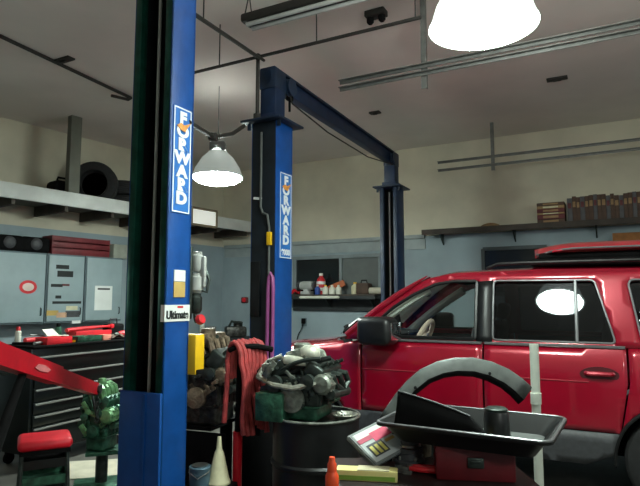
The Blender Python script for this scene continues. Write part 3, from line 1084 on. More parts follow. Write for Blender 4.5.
# ------------------------------------------------------------------ engine hoist
h0, h1 = W(-48, 339, 2.55), W(94, 389, 4.25)
root = thing('engine_hoist', 'red engine hoist whose boom reaches in from the left edge', 'engine hoist', (h0.x, h0.y, 0), 0)
hb = Matrix.Translation((-h0.x, -h0.y, 0))
a, b = hb @ h0, hb @ h1
ax = (b - a).normalized()
side = ax.cross(Vector((0, 0, 1))).normalized()
upv = side.cross(ax)
mb = MB()
for (p, q, hw, hh, hw2, hh2) in ((a, a.lerp(b, .62), .042, .056, .042, .054), (a.lerp(b, .6), b, .034, .046, .034, .042)):
    vs = []
    for P_, ww, h_ in ((p, hw, hh), (q, hw2, hh2)):
        for s1, s2 in ((-1, -1), (1, -1), (1, 1), (-1, 1)):
            vs.append(P_ + side * s1 * ww + upv * s2 * h_)
    mb.add(vs, [(0, 1, 2, 3), (7, 6, 5, 4), (0, 4, 5, 1), (1, 5, 6, 2), (2, 6, 7, 3), (3, 7, 4, 0)])
bo = mb.build('boom', m_hoistred, root, smooth=False)
qq = a.lerp(b, .46)
mb = MB()
rotm = Matrix((ax, upv, side)).transposed().to_4x4()
mb.prism([(-.1, -.012), (-.03, -.022), (.07, -.014), (.1, .008), (.02, .02), (-.06, .016)], .003, Matrix.Translation(qq + side * .046) @ rotm)
mb.build('worn_decal', mat('worn_paint', (214, 120, 120), .7), bo, smooth=False)
mb = MB(); mb.cyl(b - side * .05, b + side * .05, .03, n=12); mb.box(b + ax * .03, (.08, .09, .08), bev=.02); mb.build('boom_tip', m_dsteel, root)
mb = MB()
for k in range(6):
    zc = b.z - .05 - k * .034
    mb.tube([(b.x + .012 * math.cos(t) * (1 if k % 2 else 0) + .03, b.y + .012 * math.cos(t) * (0 if k % 2 else 1), zc + .024 * math.sin(t)) for t in [2 * PI * q / 10 for q in range(10)]], .006, 6, closed=True)
mb.build('chain', m_dsteel, root)
mb = MB(); mb.box((a.x, a.y, a.z / 2), (.1, .1, a.z), bev=.008); mb.build('mast', m_hoistred, root)
mb = MB(); mb.cyl((a.x + .05, a.y + .03, .5), tuple(a.lerp(b, .38) - Vector((0, 0, .05))), .035, .022); mb.build('ram', m_blackm, root)
for s in (-1, 1):
    e = Vector((b.x, b.y, 0)) + Vector((side.x, side.y, 0)) * s * .42
    mb = MB(); e0 = Vector((a.x, a.y, .09)) + side * s * .1; e1 = e + Vector((0, 0, .09))
    mb.tube([e0, e1], .045, 4); lg = mb.build('base_leg', m_hoistred, root, smooth=False)
    mb = MB(); mb.lathe([(0, -.015), (.04, -.015), (.04, .015), (0, .015)], Matrix.Translation((e1.x, e1.y, .04)) @ ROT('X', 90), n=14); mb.build('caster', m_blackm, lg)
    mb = MB(); mb.lathe([(0, -.015), (.04, -.015), (.04, .015), (0, .015)], Matrix.Translation((e0.x, e0.y, .04)) @ ROT('X', 90), n=14); mb.build('caster', m_blackm, lg)


# ------------------------------------------------------------------ engines
def engine(label, loc, rotz, S, ms, seed, lift=0.0, name='engine', cat='engine', tilt=(0, 0, 0), extra_pulley=True):
    """S = overall (w,d,h); ms = materials block, head, metal, dark"""
    rnd = random.Random(seed)
    root = thing(name, label, cat, loc, rotz)
    root.rotation_euler = (tilt[0], tilt[1], rotz)
    w, d, h = S
    mb = MB()
    mb.box((0, 0, h * .40), (w * .62, d * .8, h * .42), bev=.02)
    for k in range(5):
        mb.box((w * .31, (k - 2) * d * .16, h * .4), (w * .03, d * .03, h * .38), bev=.004)
        mb.box((-w * .31, (k - 2) * d * .16, h * .4), (w * .03, d * .03, h * .38), bev=.004)
    for k in range(26):
        sx = rnd.choice((-1, 1)); yy = rnd.uniform(-.36, .36) * d; zz = rnd.uniform(.22, .6) * h
        mb.cyl((sx * w * .3, yy, zz), (sx * w * (.34 + rnd.random() * .03), yy, zz), rnd.uniform(.008, .016), n=6)
        xx = rnd.uniform(-.28, .28) * w
        mb.cyl((xx, -d * .4, zz), (xx, -d * (.43 + rnd.random() * .03), zz), rnd.uniform(.008, .018), n=6)
    mb.build('block', ms[0], root)
    mb = MB(); mb.box((0, -d * .05, h * .115), (w * .56, d * .62, h * .22), bev=.025, seg=3)
    mb.box((0, 0, h * .205), (w * .68, d * .84, .012))
    mb.build('oil_pan', ms[1], root)
    for s in (-1, 1):
        mb = MB(); mb.box((s * w * .24, 0, h * .68), (w * .24, d * .78, h * .2), (0, s * .55, 0), bev=.02, seg=3)
        for k in range(4):
            mb.cyl((s * w * .3, (k - 1.5) * d * .2, h * .72), (s * w * .41, (k - 1.5) * d * .2, h * .79), .012, n=8)
        mb.build('cylinder_head', ms[0] if s < 0 else ms[3], root)
    mb = MB()
    for s in (-1, 1):
        for k in range(4):
            yy = (k - 1.5) * d * .19
            mb.tube([(s * w * .18, yy, h * .74), (s * w * .12, yy, h * .88), (0, yy * .8, h * .93), (-s * w * .05, yy * .8, h * .9)], .026, 8)
    mb.box((0, 0, h * .9), (w * .2, d * .62, h * .12), bev=.02)
    mb.lathe([(0, 0), (w * .11, 0), (w * .11, .04), (w * .09, .05), (0, .05)], T(0, -d * .12, h * .94), n=18)
    mb.build('intake_manifold', ms[2], root)
    pulleys = [(0, .3, .15), (-.24, .5, .1), (.2, .55, .09)]
    for (px, pz, pr_) in pulleys:
        mb = MB(); rr = pr_ * w
        mb.lathe([(0, -.02), (rr * .3, -.02), (rr * .35, -.005), (rr * .85, -.005), (rr, -.018), (rr * .9, 0), (rr, .018), (rr * .5, .02), (0, .03)], T(px * w, -d * .46, pz * h) @ ROT('X', 90), n=24)
        mb.build('pulley', ms[2] if rr > .06 else ms[3], root)
    mb = MB()
    mb.lathe([(0, -.07), (.05, -.07), (.065, -.05), (.065, .05), (.05, .07), (.02, .075), (0, .075)], T(w * .36, -d * .3, h * .52) @ ROT('X', 90), n=20)
    for k in range(10):
        t = 2 * PI * k / 10
        mb.box((w * .36 + .064 * math.cos(t), -d * .3, h * .52 + .064 * math.sin(t)), (.012, .08, .012))
    mb.build('alternator', ms[2], root)
    for s in (-1, 1):
        mb = MB()
        for k in range(3):
            yy = (k - 1) * d * .25
            mb.tube([(s * w * .34, yy, h * .62), (s * w * .46, yy, h * .6), (s * w * .47, yy + .04, h * .48), (s * w * .45, d * .2, h * .36)], .022, 8)
        mb.tube([(s * w * .45, -d * .32, h * .38), (s * w * .45, d * .34, h * .34)], .032, 10)
        mb.build('exhaust_manifold', ms[3], root)
    for k in range(6):
        mb = MB()
        p0 = Vector((rnd.uniform(-.42, .42) * w, rnd.uniform(-.45, .1) * d, rnd.uniform(.45, .95) * h))
        p1 = Vector((rnd.uniform(-.42, .42) * w, rnd.uniform(-.45, .3) * d, rnd.uniform(.35, .9) * h))
        md = (p0 + p1) / 2 + Vector((0, -.06, .06))
        pts = []
        for q in range(9):
            t = q / 8
            pts.append(p0 * (1 - t) ** 2 + md * 2 * t * (1 - t) + p1 * t * t)
        mb.tube(pts, rnd.uniform(.009, .018), 8)
        mb.build('hose', ms[3] if k % 2 else m_black, root)
    for k in range(5):
        mb = MB()
        c = Vector((rnd.uniform(-.4, .4) * w, rnd.uniform(-.48, -.38) * d, rnd.uniform(.3, .85) * h))
        mb.box(c, (rnd.uniform(.06, .14), .012, rnd.uniform(.02, .05)), (0, rnd.uniform(-1, 1), 0), bev=.004)
        mb.cyl(c + Vector((.02, 0, 0)), c + Vector((.02, -.02, 0)), .01, n=6)
        mb.box(c + Vector((0, d * .04, 0)), (.02, d * .1, .02))
        mb.build('bracket', ms[2], root)
    return root


# engine resting on the black drum
DR = Vector((W(316, 412, 3.87).x, 3.87, 0))
drum_h = .885
root = thing('oil_drum', 'black steel oil drum carrying an engine in front of the car', 'drum', DR)
mb = MB()
r = .29
prof = [(0, .03), (r - .02, .03), (r - .012, 0), (r, .006), (r, .02), (r, .27), (r + .012, .285), (r + .012, .3), (r, .315), (r, .57), (r + .012, .585), (r + .012, .6), (r, .615), (r, .865)]
prof += [(r + .006, .872), (r + .008, .885), (r - .006, .888), (r - .012, .87), (r - .014, .862), (0, .862)]
mb.lathe(prof, n=56)
mb.build('barrel', m_black, root)
mb = MB(); mb.tube([(math.cos(2 * PI * k / 48) * (r + .002), math.sin(2 * PI * k / 48) * (r + .002), .884) for k in range(48)], .009, 8, closed=True); mb.build('rim', mat('worn_rim', (132, 136, 128), .4, .5, .4, 20), root)
mb = MB(); mb.lathe([(0, 0), (.032, 0), (.032, .012), (.022, .02), (0, .02)], T(.2, .08, .86), n=12); mb.build('bung', m_dsteel, root)
mb = MB(); mb.lathe([(r * .99, .002), (r * .7, .0), (0, .0)], T(0, 0, .864), n=40); mb.build('lid', m_dsteel, root)
e1 = engine('greenish grey engine with pale top sitting on the black oil drum', DR + Vector((-.07, 0, .872)), R(-22), (.53, .47, .47), (m_dsteel, m_ggreen, mat('dim_cast', (128, 134, 124), .45, .5, .35, 24, bump=.4), m_dsteel), 3)
# distinctive green lower box and pale crossmember on the drum engine
mb = MB(); mb.box((-.15, -.14, .09), (.2, .24, .18), bev=.012); mb.build('side_sump', m_ggreen, e1)['label'] = 'green boxy sump'
mb = MB(); mb.tube([(-.27, -.18, .27), (-.12, -.24, .23), (.02, -.25, .22), (.16, -.2, .25)], .018, 8); mb.tube([(-.27, -.18, .27), (-.24, -.1, .36), (-.14, -.08, .4)], .016, 8); mb.build('pale_bracket_arm', m_cast, e1)
mb = MB(); mb.ball((.07, -.1, .43), (.075, .06, .055), 14); mb.box((.0, -.12, .38), (.2, .1, .06), (0, .1, .3), bev=.02); mb.build('throttle_body', mat('pale_alloy', (206, 206, 190), .45, .3, .2, 20), e1)
# tin dish with scrap on right of the drum lid
root = thing('scrap_dish', 'shallow tin dish of metal scraps on right edge of the drum', 'dish', DR + Vector((.19, -.07, .868)))
mb = MB(); mb.lathe([(0, .0), (.06, 0), (.085, .03), (.09, .032), (.088, .036), (.08, .03), (.057, .006), (0, .006)], n=28); mb.build('dish', m_cast, root)
rnd = random.Random(5)
for k in range(5):
    mb = MB(); an = k * 1.26
    mb.cyl((.03 * math.cos(an), .03 * math.sin(an), .018), (.055 * math.cos(an + .7), .055 * math.sin(an + .7), .04), .009, n=6)
    mb.build('scrap', m_steel if k % 2 else m_cast, root)

# greasy engine on a stand left of the hose
ES = Vector((W(210, 300, 4.55).x, 4.55, 0))
root = thing('engine_stand', 'black engine stand hidden in shade right of nearest column', 'stand', ES, R(-20))
mb = MB(); mb.box((0, 0, .06), (.08, .7, .06), bev=.006); mb.box((0, -.3, .06), (.5, .07, .06), bev=.006); mb.box((0, .3, .06), (.4, .07, .06), bev=.006); mb.build('base', m_blackm, root)
mb = MB(); mb.box((0, .3, .38), (.08, .08, .64), bev=.006); mb.build('upright', m_blackm, root)
mb = MB(); mb.box((0, .05, .685), (.3, .5, .03), bev=.005); mb.build('cradle', m_blackm, root)
mb = MB(); mb.box((0, -.26, .38), (.62, .012, .6), bev=.004); mb.build('added_dark_panel', m_blackm, root)  # black panel added to keep the floor area behind it dark
for sx, sy in ((-.23, -.3), (.23, -.3), (-.18, .3), (.18, .3)):
    mb = MB(); mb.lathe([(0, -.012), (.028, -.012), (.028, .012), (0, .012)], T(sx, sy, .03) @ ROT('X', 90), n=12); mb.build('caster', m_dgrey, root)
engine('dark greasy engine with large pulley between nearest and middle lift columns', ES + Vector((0.02, 0, .70)), R(-16), (.52, .52, .72), (m_grease, m_grease, m_grease2, m_dsteel), 12)

# red hose bundle on red pedestal
HS = Vector((W(243, 300, 4.0).x, 4.0, 0))
root = thing('hose_stand', 'red upright pedestal stand holding up the faded red hose bundle', 'stand', HS, R(-28))
mb = MB(); mb.cyl((-.03, 0, .02), (-.03, 0, .74), .033, n=18); mb.build('pedestal', m_hoistred, root)
mb = MB(); mb.lathe([(0, 0), (.11, 0), (.11, .012), (.05, .03), (0, .03)], T(-.03, 0, 0), n=28); mb.build('base', m_blackm, root)
mb = MB(); mb.cyl((-.03, 0, .72), (-.03, .02, 1.30), .022, n=12); mb.tube([(-.07, -.06, 1.30), (-.02, -.05, 1.325), (.1, .05, 1.325), (.16, .14, 1.30)], .02, 8); mb.build('saddle_mast', m_blackm, root)
mb = MB(); mb.box((-.015, .13, 1.0), (.17, .014, .62), bev=.004); mb.box((-.03, .07, .78), (.04, .13, .03)); mb.build('back_plate', m_blackm, root)  # black plate added as a dark backdrop inside the hose loop
root = thing('hose_bundle', 'bundle of faded red hose looped over a stand beside the drum engine', 'hose', HS + Vector((0, 0, 0)), R(-28))
rnd = random.Random(8)
for k in range(7):
    mb = MB()
    oy = -.05 + k * .027
    ox = -.03 + k * .0145
    low = .72 + .07 * rnd.random()
    pts = []
    wv = rnd.uniform(-.008, .008)
    hw = .058
    topz = 1.355 + .005 * (k % 3)
    n_left = 8 if k < 1 else 2
    lowl = .80 if k < 1 else topz - .26
    for q in range(n_left):
        t = q / n_left
        pts.append((ox - hw - .03 * (1 - t) * (k < 1) + wv * (k < 1), oy, lowl + (topz - .14 - lowl) * t))
    for q in range(9):
        th = PI - PI * q / 8
        pts.append((ox + hw * math.cos(th), oy + .004 * math.sin(3 * th), topz - .14 + .14 * math.sin(th)))
    for q in range(1, 9):
        t = q / 8
        pts.append((ox + hw + .03 * t + wv + .008 * math.sin(6 * t + k), oy + .01 * math.sin(5 * t + k), topz - .14 - (topz - .14 - low) * t))
    mb.tube(pts, .019, 9)
    mb.build('hose_loop', m_hosered, root)
mb = MB(); mb.box((.155, .04, 1.17), (.07, .26, .022), (0, 0, .5), bev=.006); mb.build('tie_strap', m_blackm, root)

q = W(259, 300, 4.62)
root = thing('waste_bin', 'plain black waste bin at foot of the middle lift column beside the drum', 'bin', (q.x, 4.6, 0))
mb = MB(); mb.lathe([(0, 0), (.14, 0), (.15, .01), (.175, .78), (.165, .78), (.14, .03), (0, .03)], n=28); mb.build('tub', m_blackm, root)
mb = MB(); mb.lathe([(.163, .775), (.19, .775), (.19, .81), (.163, .81), (.163, .775)], n=28); mb.build('rim', m_black, root)
# crate, funnel and can at the bottom between columns
CRP = Vector((W(216, 300, 4.0).x + .0, 3.83, 0))
root = thing('crate', 'low black crate on floor below the greasy engine', 'crate', CRP, R(-20))
mb = MB(); mb.box((0, 0, .02), (.30, .24, .02))
for a in (-1, 1):
    for k in range(4):
        mb.box((0, a * .115, .06 + k * .1), (.30, .014, .08), bev=.004); mb.box((a * .145, 0, .06 + k * .1), (.014, .24, .08), bev=.004)
for sx in (-1, 1):
    for sy in (-1, 1):
        mb.box((sx * .14, sy * .11, .21), (.03, .03, .42))
mb.build('slatted_body', m_blackm, root)
mb = MB(); mb.box((0, 0, .43), (.31, .25, .02), bev=.004); mb.build('lid', m_blackm, root)
FP = W(219, 461, 3.86)
mb = MB(); mb.lathe([(0.0, 0), (.078, 0), (.08, .012), (.07, .03), (.03, .2), (.02, .22), (.012, .30), (0.0, .30)], n=26)
o = mb.build('funnel', m_cream, None, (FP.x, 3.86, .44)); tag(o, 'cream plastic funnel upturned on the black crate, spout upward', 'funnel')
CP = W(198, 450, 3.75)
root = thing('paint_can', 'blue grey metal can on black crate beside nearest lift column', 'can', (CP.x + .0, 3.83, .44), 0)
mb = MB(); mb.lathe([(0, 0), (.068, 0), (.07, .005), (.07, .11), (.073, .115), (.07, .12), (0, .12)], n=24); mb.build('body', m_bluecan, root)
mb = MB(); mb.lathe([(0, .118), (.05, .118), (.055, .128), (.05, .13), (0, .125)], n=24); mb.build('lid', m_steel, root)
mb = MB(); mb.tube([(-.07, 0, .1), (-.06, -.05, .09), (0, -.085, .06), (.06, -.05, .09), (.07, 0, .1)], .004, 6); mb.build('bail_handle', m_steel, root)

# green gearbox on a jack under the hoist boom
JP = Vector((W(108, 300, 4.95).x, 4.95, 0))
root = thing('transmission_jack', 'low green transmission jack standing on floor left of nearest column', 'jack', JP, R(20))
mb = MB(); mb.box((-.02, 0, .09), (.4, .3, .05), bev=.01); mb.build('base', m_ggreen, root)
mb = MB(); mb.cyl((0, 0, .11), (0, 0, .36), .05, n=18); mb.build('ram', m_dsteel, root)
mb = MB(); mb.box((0, 0, .37), (.26, .26, .03), bev=.005); mb.build('saddle', m_ggreen, root)
for sx in (-.18, .14):
    for sy in (-.13, .13):
        mb = MB(); mb.lathe([(0, -.015), (.034, -.015), (.034, .015), (0, .015)], T(sx, sy, .036) @ ROT('X', 90), n=14); mb.box((sx, sy, .06), (.04, .04, .03)); mb.build('wheel', m_blackm, root)
engine('green gearbox with yellowish fittings on jack beneath the red hoist boom', JP + Vector((0, 0, .386)), R(-10), (.32, .34, .58), (m_ggreen, m_ggreen, mat('green_cast', (110, 160, 110), .4, .3, .4, 20), m_ggreen), 21, name='gearbox', cat='gearbox')
q = atz(92, 468, 0)
mb = MB(); mb.box((0, 0, .004), (.95, .6, .008), bev=.002)
o = mb.build('cardboard_sheet', m_card, None, (q.x - .05, q.y - .05, 0), R(12)); tag(o, 'pale sheet of cardboard on the floor behind the red seated stool', 'cardboard')

# ------------------------------------------------------------------ back shelf between the columns
p = back(336)
xl = -(back(286) - p).length; xr = (back(383) - p).length
sh_z = wz(294.5, p.y)
SD = .34
root = thing('wall_shelf', 'dark wall shelf under the window between middle and far columns', 'shelf', p, -A28)
mb = MB(); mb.box(((xl + xr) / 2, -SD / 2 - .06, sh_z - .015), (xr - xl, SD, .03), bev=.004); mb.build('board', m_wood, root)
mb = MB(); mb.box(((xl + xr) / 2, -SD - .05, sh_z - .06), (xr - xl, .02, .06)); mb.build('front_lip', m_windark, root, smooth=False)
mb = MB(); mb.box(((xl + xr) / 2 + .1, -.03, sh_z - .2), (xr - xl - .2, .05, .22)); mb.build('shelf_shadow_panel', m_windark, root, smooth=False)  # dark panel stands for the shadow under the shelf
for xx in (xl + .15, (xl + xr) / 2, xr - .15):
    mb = MB(); mb.prism([(0, 0), (.3, 0), (0, -.22)], .02, T(xx, -.06, sh_z - .03) @ ROT('Z', -90) @ ROT('X', 90)); mb.build('bracket', m_dsteel, root, smooth=False)
shm = Matrix.Translation(p) @ Matrix.Rotation(-A28, 4, 'Z')


def on_shelf(px, yy=.18):
    q = line_at_px(WB0 - U * (yy + .06), V, px)
    return Vector((q.x, q.y, sh_z))


SC = p.y / FPX / .9


def bottle(label, loc, h, r, body, cap, group='bottles on the wall shelf'):
    root = thing('bottle', label, 'bottle', loc, 0, group)
    mb = MB(); mb.lathe([(0, 0), (r * .9, 0), (r, .01), (r, h * .62), (r * .85, h * .72), (r * .4, h * .84), (r * .38, h * .9), (0, h * .9)], n=20); mb.build('body', body, root)
    mb = MB(); mb.lathe([(0, 0), (r * .45, 0), (r * .45, h * .12), (0, h * .12)], T(0, 0, h * .88), n=14); mb.build('cap', cap, root)
    return root


m_ora = mat('orange_plate', (176, 92, 48), .6)
root = thing('bench_grinder', 'pale grey bench grinder on the wall shelf, left end', 'grinder', on_shelf(307), -A28)
mb = MB(); mb.lathe([(0, -.14), (.075, -.13), (.085, -.08), (.085, .08), (.075, .13), (0, .14)], T(0, 0, .17) @ ROT('Y', 90), n=20); mb.build('motor', m_lgrey, root)
mb = MB(); mb.box((0, 0, .03), (.2, .18, .06), bev=.01); mb.box((0, 0, .08), (.1, .1, .08)); mb.build('base', m_lgrey, root)
for sx in (-1, 1):
    mb = MB(); mb.lathe([(0, -.018), (.08, -.018), (.08, .018), (0, .018)], T(sx * .17, 0, .17) @ ROT('Y', 90), n=20); mb.build('wheel', m_dgrey, root)
rb = bottle('tall red and white bottle on the wall shelf beside the grinder', on_shelf(321, .14), .40, .085, m_toolred, m_white)
for zz in (.07, .19):
    mb = MB(); mb.lathe([(.0855, zz), (.0865, zz + .005), (.0865, zz + .05), (.0855, zz + .055)], n=20); mb.build('label_band', m_paper, rb)['label'] = 'white band'
bottle('small dark blue bottle in front of the red bottle on shelf', on_shelf(317.5, .29), .17, .05, m_bottleblue, m_white)
for px, lab in ((325.5, 'first white bottle of the low row right of blue bottle on shelf'), (332, 'second white bottle of the low row on the wall shelf'), (338.5, 'rightmost white bottle of the low row on wall shelf')):
    bottle(lab, on_shelf(px, .28), .17, .056, m_white, m_yellow if px < 332 else m_white)
bottle('yellow bottle standing right of the middle on the wall shelf', on_shelf(355, .12), .22, .07, m_cream, m_yellow)
mb = MB(); mb.box((0, 0, .0), (.44, .03, .12), (0, -.35, 0), bev=.006)
o = mb.build('leaning_panel', m_ora, None, on_shelf(334.5, .12) + Vector((0, 0, .14)), -A28); tag(o, 'orange brown panel leaning behind the white bottles on shelf', 'panel')
root = thing('tool_case', 'brown tool case on the wall shelf right of yellow bottle', 'case', on_shelf(364, .18), -A28)
mb = MB(); mb.box((0, 0, .1), (.24, .2, .2), bev=.02); mb.build('body', m_brown, root)
mb = MB(); mb.tube([(-.06, 0, .2), (-.05, 0, .25), (.05, 0, .25), (.06, 0, .2)], .012, 8); mb.build('handle', m_blackm, root)
mb = MB(); mb.lathe([(.025, -.16), (.06, -.16), (.06, .16), (.025, .16), (.025, -.16)], T(0, 0, .06) @ ROT('Y', 90), n=20)
o = mb.build('paper_roll', m_card, None, on_shelf(377.5, .2), -A28); tag(o, 'pale paper towel roll lying at right end of the wall shelf', 'paper roll')
mb = MB(); mb.grid(lambda u, v: Vector(((u - .5) * .32, (v - .5) * .2, .02 + .05 * (1 + math.sin(u * 9) * math.cos(v * 6)) * (1 - (2 * u - 1) ** 2))), 18, 10)
o = mb.build('shop_rag', m_toolred, None, on_shelf(294, .12), -A28, solid=.01); tag(o, 'red cloth heaped at the left end of the wall shelf', 'rag')
mb = MB(); mb.cyl((-.4, 0, 0), (.4, 0, 0), .026, n=12); mb.cyl((-.42, 0, 0), (.42, 0, 0), .014, n=8)
o = mb.build('tube_lamp', m_white, None, on_shelf(319, SD + .035) + Vector((0, 0, -.055)), -A28); tag(o, 'white tube fixed along front lip of the wall shelf', 'tube')

# outlet and cord
q = back(304.5, 0.0, wz(322, back(304).y))
root = thing('wall_outlet', 'black plug and cord in wall outlet left of the car hood', 'outlet', q, -A28)
mb = MB(); mb.box((0, -.006, 0), (.12, .012, .16), bev=.004); mb.build('cover_plate', m_cabd, root)
mb = MB(); mb.box((0, -.035, .02), (.08, .05, .1), bev=.012); mb.build('plug', m_blackm, root)
mb = MB(); mb.tube([(0, -.05, -.02), (-.03, -.05, -.12), (-.12, -.03, -.25), (-.2, -.02, -.5)], .01, 6); mb.build('cord', m_blackm, root)

# workbench far back between the nearest and middle columns
p = back(228, .7)
root = thing('workbench', 'dark workbench against the far wall between nearest and middle columns', 'workbench', p, -A28)
mb = MB(); mb.box((0, 0, .92), (2.2, .7, .05), bev=.006); mb.build('worktop', m_windark, root)
for sx in (-1, 1):
    for sy in (-1, 1):
        mb = MB(); mb.box((sx * 1.0, sy * .28, .448), (.08, .08, .895)); mb.build('leg', m_windark, root, smooth=False)
mb = MB(); mb.box((0, 0, .3), (2.0, .56, .03)); mb.build('lower_shelf', m_windark, root, smooth=False)


def on_bench(x, y):
    return Matrix.Translation(p) @ Matrix.Rotation(-A28, 4, 'Z') @ Vector((x, y, .945))


root = thing('bench_vice', 'silver bench vice on the far workbench', 'vice', on_bench(-.3, -.1), -.2)
mb = MB(); mb.box((0, 0, .05), (.2, .16, .1), bev=.02); mb.box((0, .02, .14), (.16, .1, .1), bev=.02); mb.build('body', m_steel, root)
mb = MB(); mb.box((0, -.14, .15), (.15, .05, .09), bev=.01); mb.cyl((0, 0, .12), (0, -.25, .12), .02); mb.build('jaw', m_steel, root)
mb = MB(); mb.cyl((-.1, -.25, .12), (.1, -.25, .12), .009, n=8); mb.build('handle', m_steel, root)
root = thing('metal_casting', 'dark metal casting on the far workbench right of the vice', 'car part', on_bench(.2, 0), .3)
mb = MB(); mb.box((0, 0, .1), (.4, .3, .2), bev=.04); mb.lathe([(0, 0), (.09, 0), (.09, .08), (.05, .1), (0, .1)], T(.05, 0, .2), n=18); mb.build('casting', m_grease, root)
mb = MB(); mb.tube([(-.15, -.1, .18), (-.1, -.15, .3), (.1, -.12, .26)], .025, 8); mb.build('pipe', m_dsteel, root)
put_can('white spray can on the far workbench left of the vice', on_bench(-.62, 0), m_white, m_black, .05, .26)
root = thing('tail_lamp', 'small red lamp on far wall just left of middle lift column', 'lamp', back(246, .0, wz(300, 11.4)), -A28)
mb = MB(); mb.box((0, -.03, 0), (.16, .06, .12), bev=.02); mb.build('housing', m_maroon, root)
mb = MB(); mb.lathe([(0, .03), (.04, .02), (.05, 0), (0, 0)], T(0, -.06, 0) @ ROT('X', 90), n=14); mb.build('lens', m_toolred, root)

# ------------------------------------------------------------------ long shelf on the right part of back wall
p = back(428)
sz_ = 2.84
Lsh = 4.3
root = thing('wall_shelf', 'long high wall shelf over the car holding rows of books', 'shelf', p, -A28)
mb = MB(); mb.box((Lsh / 2, -.16, sz_ - .02), (Lsh, .32, .04), bev=.004); mb.build('board', m_wood, root)
mb = MB(); mb.box((Lsh / 2, -.325, sz_ - .035), (Lsh, .012, .09)); mb.build('front_edge', m_wood, root, smooth=False)
for k in range(4):
    mb = MB(); mb.prism([(0, 0), (.28, 0), (0, -.2)], .02, T(.3 + k * 1.2, 0, sz_ - .04) @ ROT('Z', -90) @ ROT('X', 90)); mb.build('bracket', m_dsteel, root, smooth=False)


def on_rs(px, yy=.17):
    q = line_at_px(WB0 - U * yy, V, px)
    return Vector((q.x, q.y, sz_))


st0 = on_rs(554)
zz = sz_
cols = [(m_brown, 'bottom dark brown'), (m_maroon, 'second from bottom, maroon'), (m_tanbook, 'third from bottom, tan'), (m_maroon, 'fourth from bottom, maroon'), (m_tanbook, 'second from top, tan'), (m_brown, 'topmost brown')]
hs = [.06, .075, .03, .06, .05, .05]
for (m, nm), hh in zip(cols, hs):
    root = thing('flat_box', nm + ' flat box in the stack left of the shelf books', 'box', Vector((st0.x, st0.y, zz)), -A28, 'flat boxes stacked on the high shelf')
    mb = MB(); mb.box((0, 0, hh / 2), (.40, .27, hh - .004), bev=.004); mb.build('body', m, root)
    mb = MB(); mb.box((0, -.136, hh / 2), (.22, .003, hh * .5)); mb.build('end_label', m_tanbook if m is not m_tanbook else m_cream, root, smooth=False)
    zz += hh
rnd = random.Random(77)
bk0 = on_rs(568.5)
xx = 0.03
ords = ['first', 'second', 'third', 'fourth', 'fifth', 'sixth', 'seventh', 'eighth', 'ninth', 'tenth', 'eleventh', 'twelfth', 'thirteenth', 'fourteenth', 'fifteenth', 'sixteenth', 'seventeenth', 'eighteenth', 'nineteenth', 'twentieth', 'twenty-first', 'twenty-second']
cyc = [(m_bgrey, 'grey'), (m_bgrey, 'grey'), (m_brown, 'brown'), (m_maroon, 'maroon'), (m_maroon, 'maroon'), (m_brown, 'brown'), (m_bgrey, 'grey'), (m_maroon, 'maroon')]
for k in range(20):
    w = rnd.uniform(.05, .075)
    m, cn = cyc[(k * 5 + k // 3) % 8]
    hh = rnd.uniform(.35, .40)
    q = bk0 + V * (xx + w / 2)
    root = thing('book', '%s %s book from the left in the row on high shelf' % (ords[k], cn) if False else '%s thick book on the high shelf, %s from left in its row' % (cn, ords[k]), 'book', Vector((q.x, q.y, sz_)), -A28, 'thick books on the high shelf')
    mb = MB()
    mb.box((-w / 2 + .003, 0, hh / 2), (.005, .24, hh)); mb.box((w / 2 - .003, 0, hh / 2), (.005, .24, hh)); mb.box((0, -.118, hh / 2), (w - .002, .006, hh), bev=.002)
    mb.build('cover', m, root)
    mb = MB(); mb.box((0, .0, hh / 2), (w - .012, .225, hh - .012)); mb.build('pages', m_cream, root, smooth=False)
    mb = MB(); mb.box((0, -.1225, hh * .68), (w * .7, .003, hh * .22)); mb.build('spine_label', m_tanbook if k % 3 else m_maroon, root, smooth=False)
    xx += w + .001
q = on_rs(492, .15)
mb = MB(); mb.lathe([(0, 0), (.17, 0), (.17, .02), (.13, .05), (.06, .075), (0, .08)], n=28)
o = mb.build('hub_cap', m_tanbook, None, q); tag(o, 'tan domed cap lying on the high shelf left of the books', 'cap')
# lower bracket shelf with orange carton
q = back(622, .16)
root = thing('small_shelf', 'small low wall shelf under the high shelf at right edge', 'shelf', Vector((q.x, q.y, 0)), -A28)
zq = wz(247, q.y)
mb = MB(); mb.box((.1, 0, zq - .015), (.9, .3, .03), bev=.004); mb.build('board', m_wood, root)
for sx in (-.2, .4):
    mb = MB(); mb.prism([(0, 0), (.26, 0), (0, -.18)], .02, T(sx, .15, zq - .03) @ ROT('Z', -90) @ ROT('X', 90)); mb.build('bracket', m_dsteel, root, smooth=False)
root = thing('carton', 'orange brown carton on small low shelf at right edge', 'box', Vector((q.x, q.y, zq)) + V * .08, -A28)
mb = MB(); mb.box((0, 0, .1), (.36, .24, .2), bev=.006); mb.build('body', mat('orange_card', (140, 92, 48), .8, 0, .2, 8), root)
mb = MB(); mb.box((0, 0, .202), (.36, .05, .004)); mb.build('tape', m_tan, root, smooth=False)

# ------------------------------------------------------------------ the red car
CA = R(27)
cx = Vector((math.cos(CA), -math.sin(CA), 0))
cy = Vector((math.sin(CA), math.cos(CA), 0))
nose = Vector((-1.023, 6.255, 0)) + cy * 1.0
SM = 2.62
car = thing('car', 'large red sport utility vehicle parked side-on between the lift columns', 'car', nose + cx * SM, -CA)


def interp(x, tab):
    if x <= tab[0][0]:
        return tab[0][1]
    for (a, fa), (b, fb) in zip(tab[:-1], tab[1:]):
        if x <= b:
            t = (x - a) / (b - a)
            return fa + (fb - fa) * t
    return tab[-1][1]


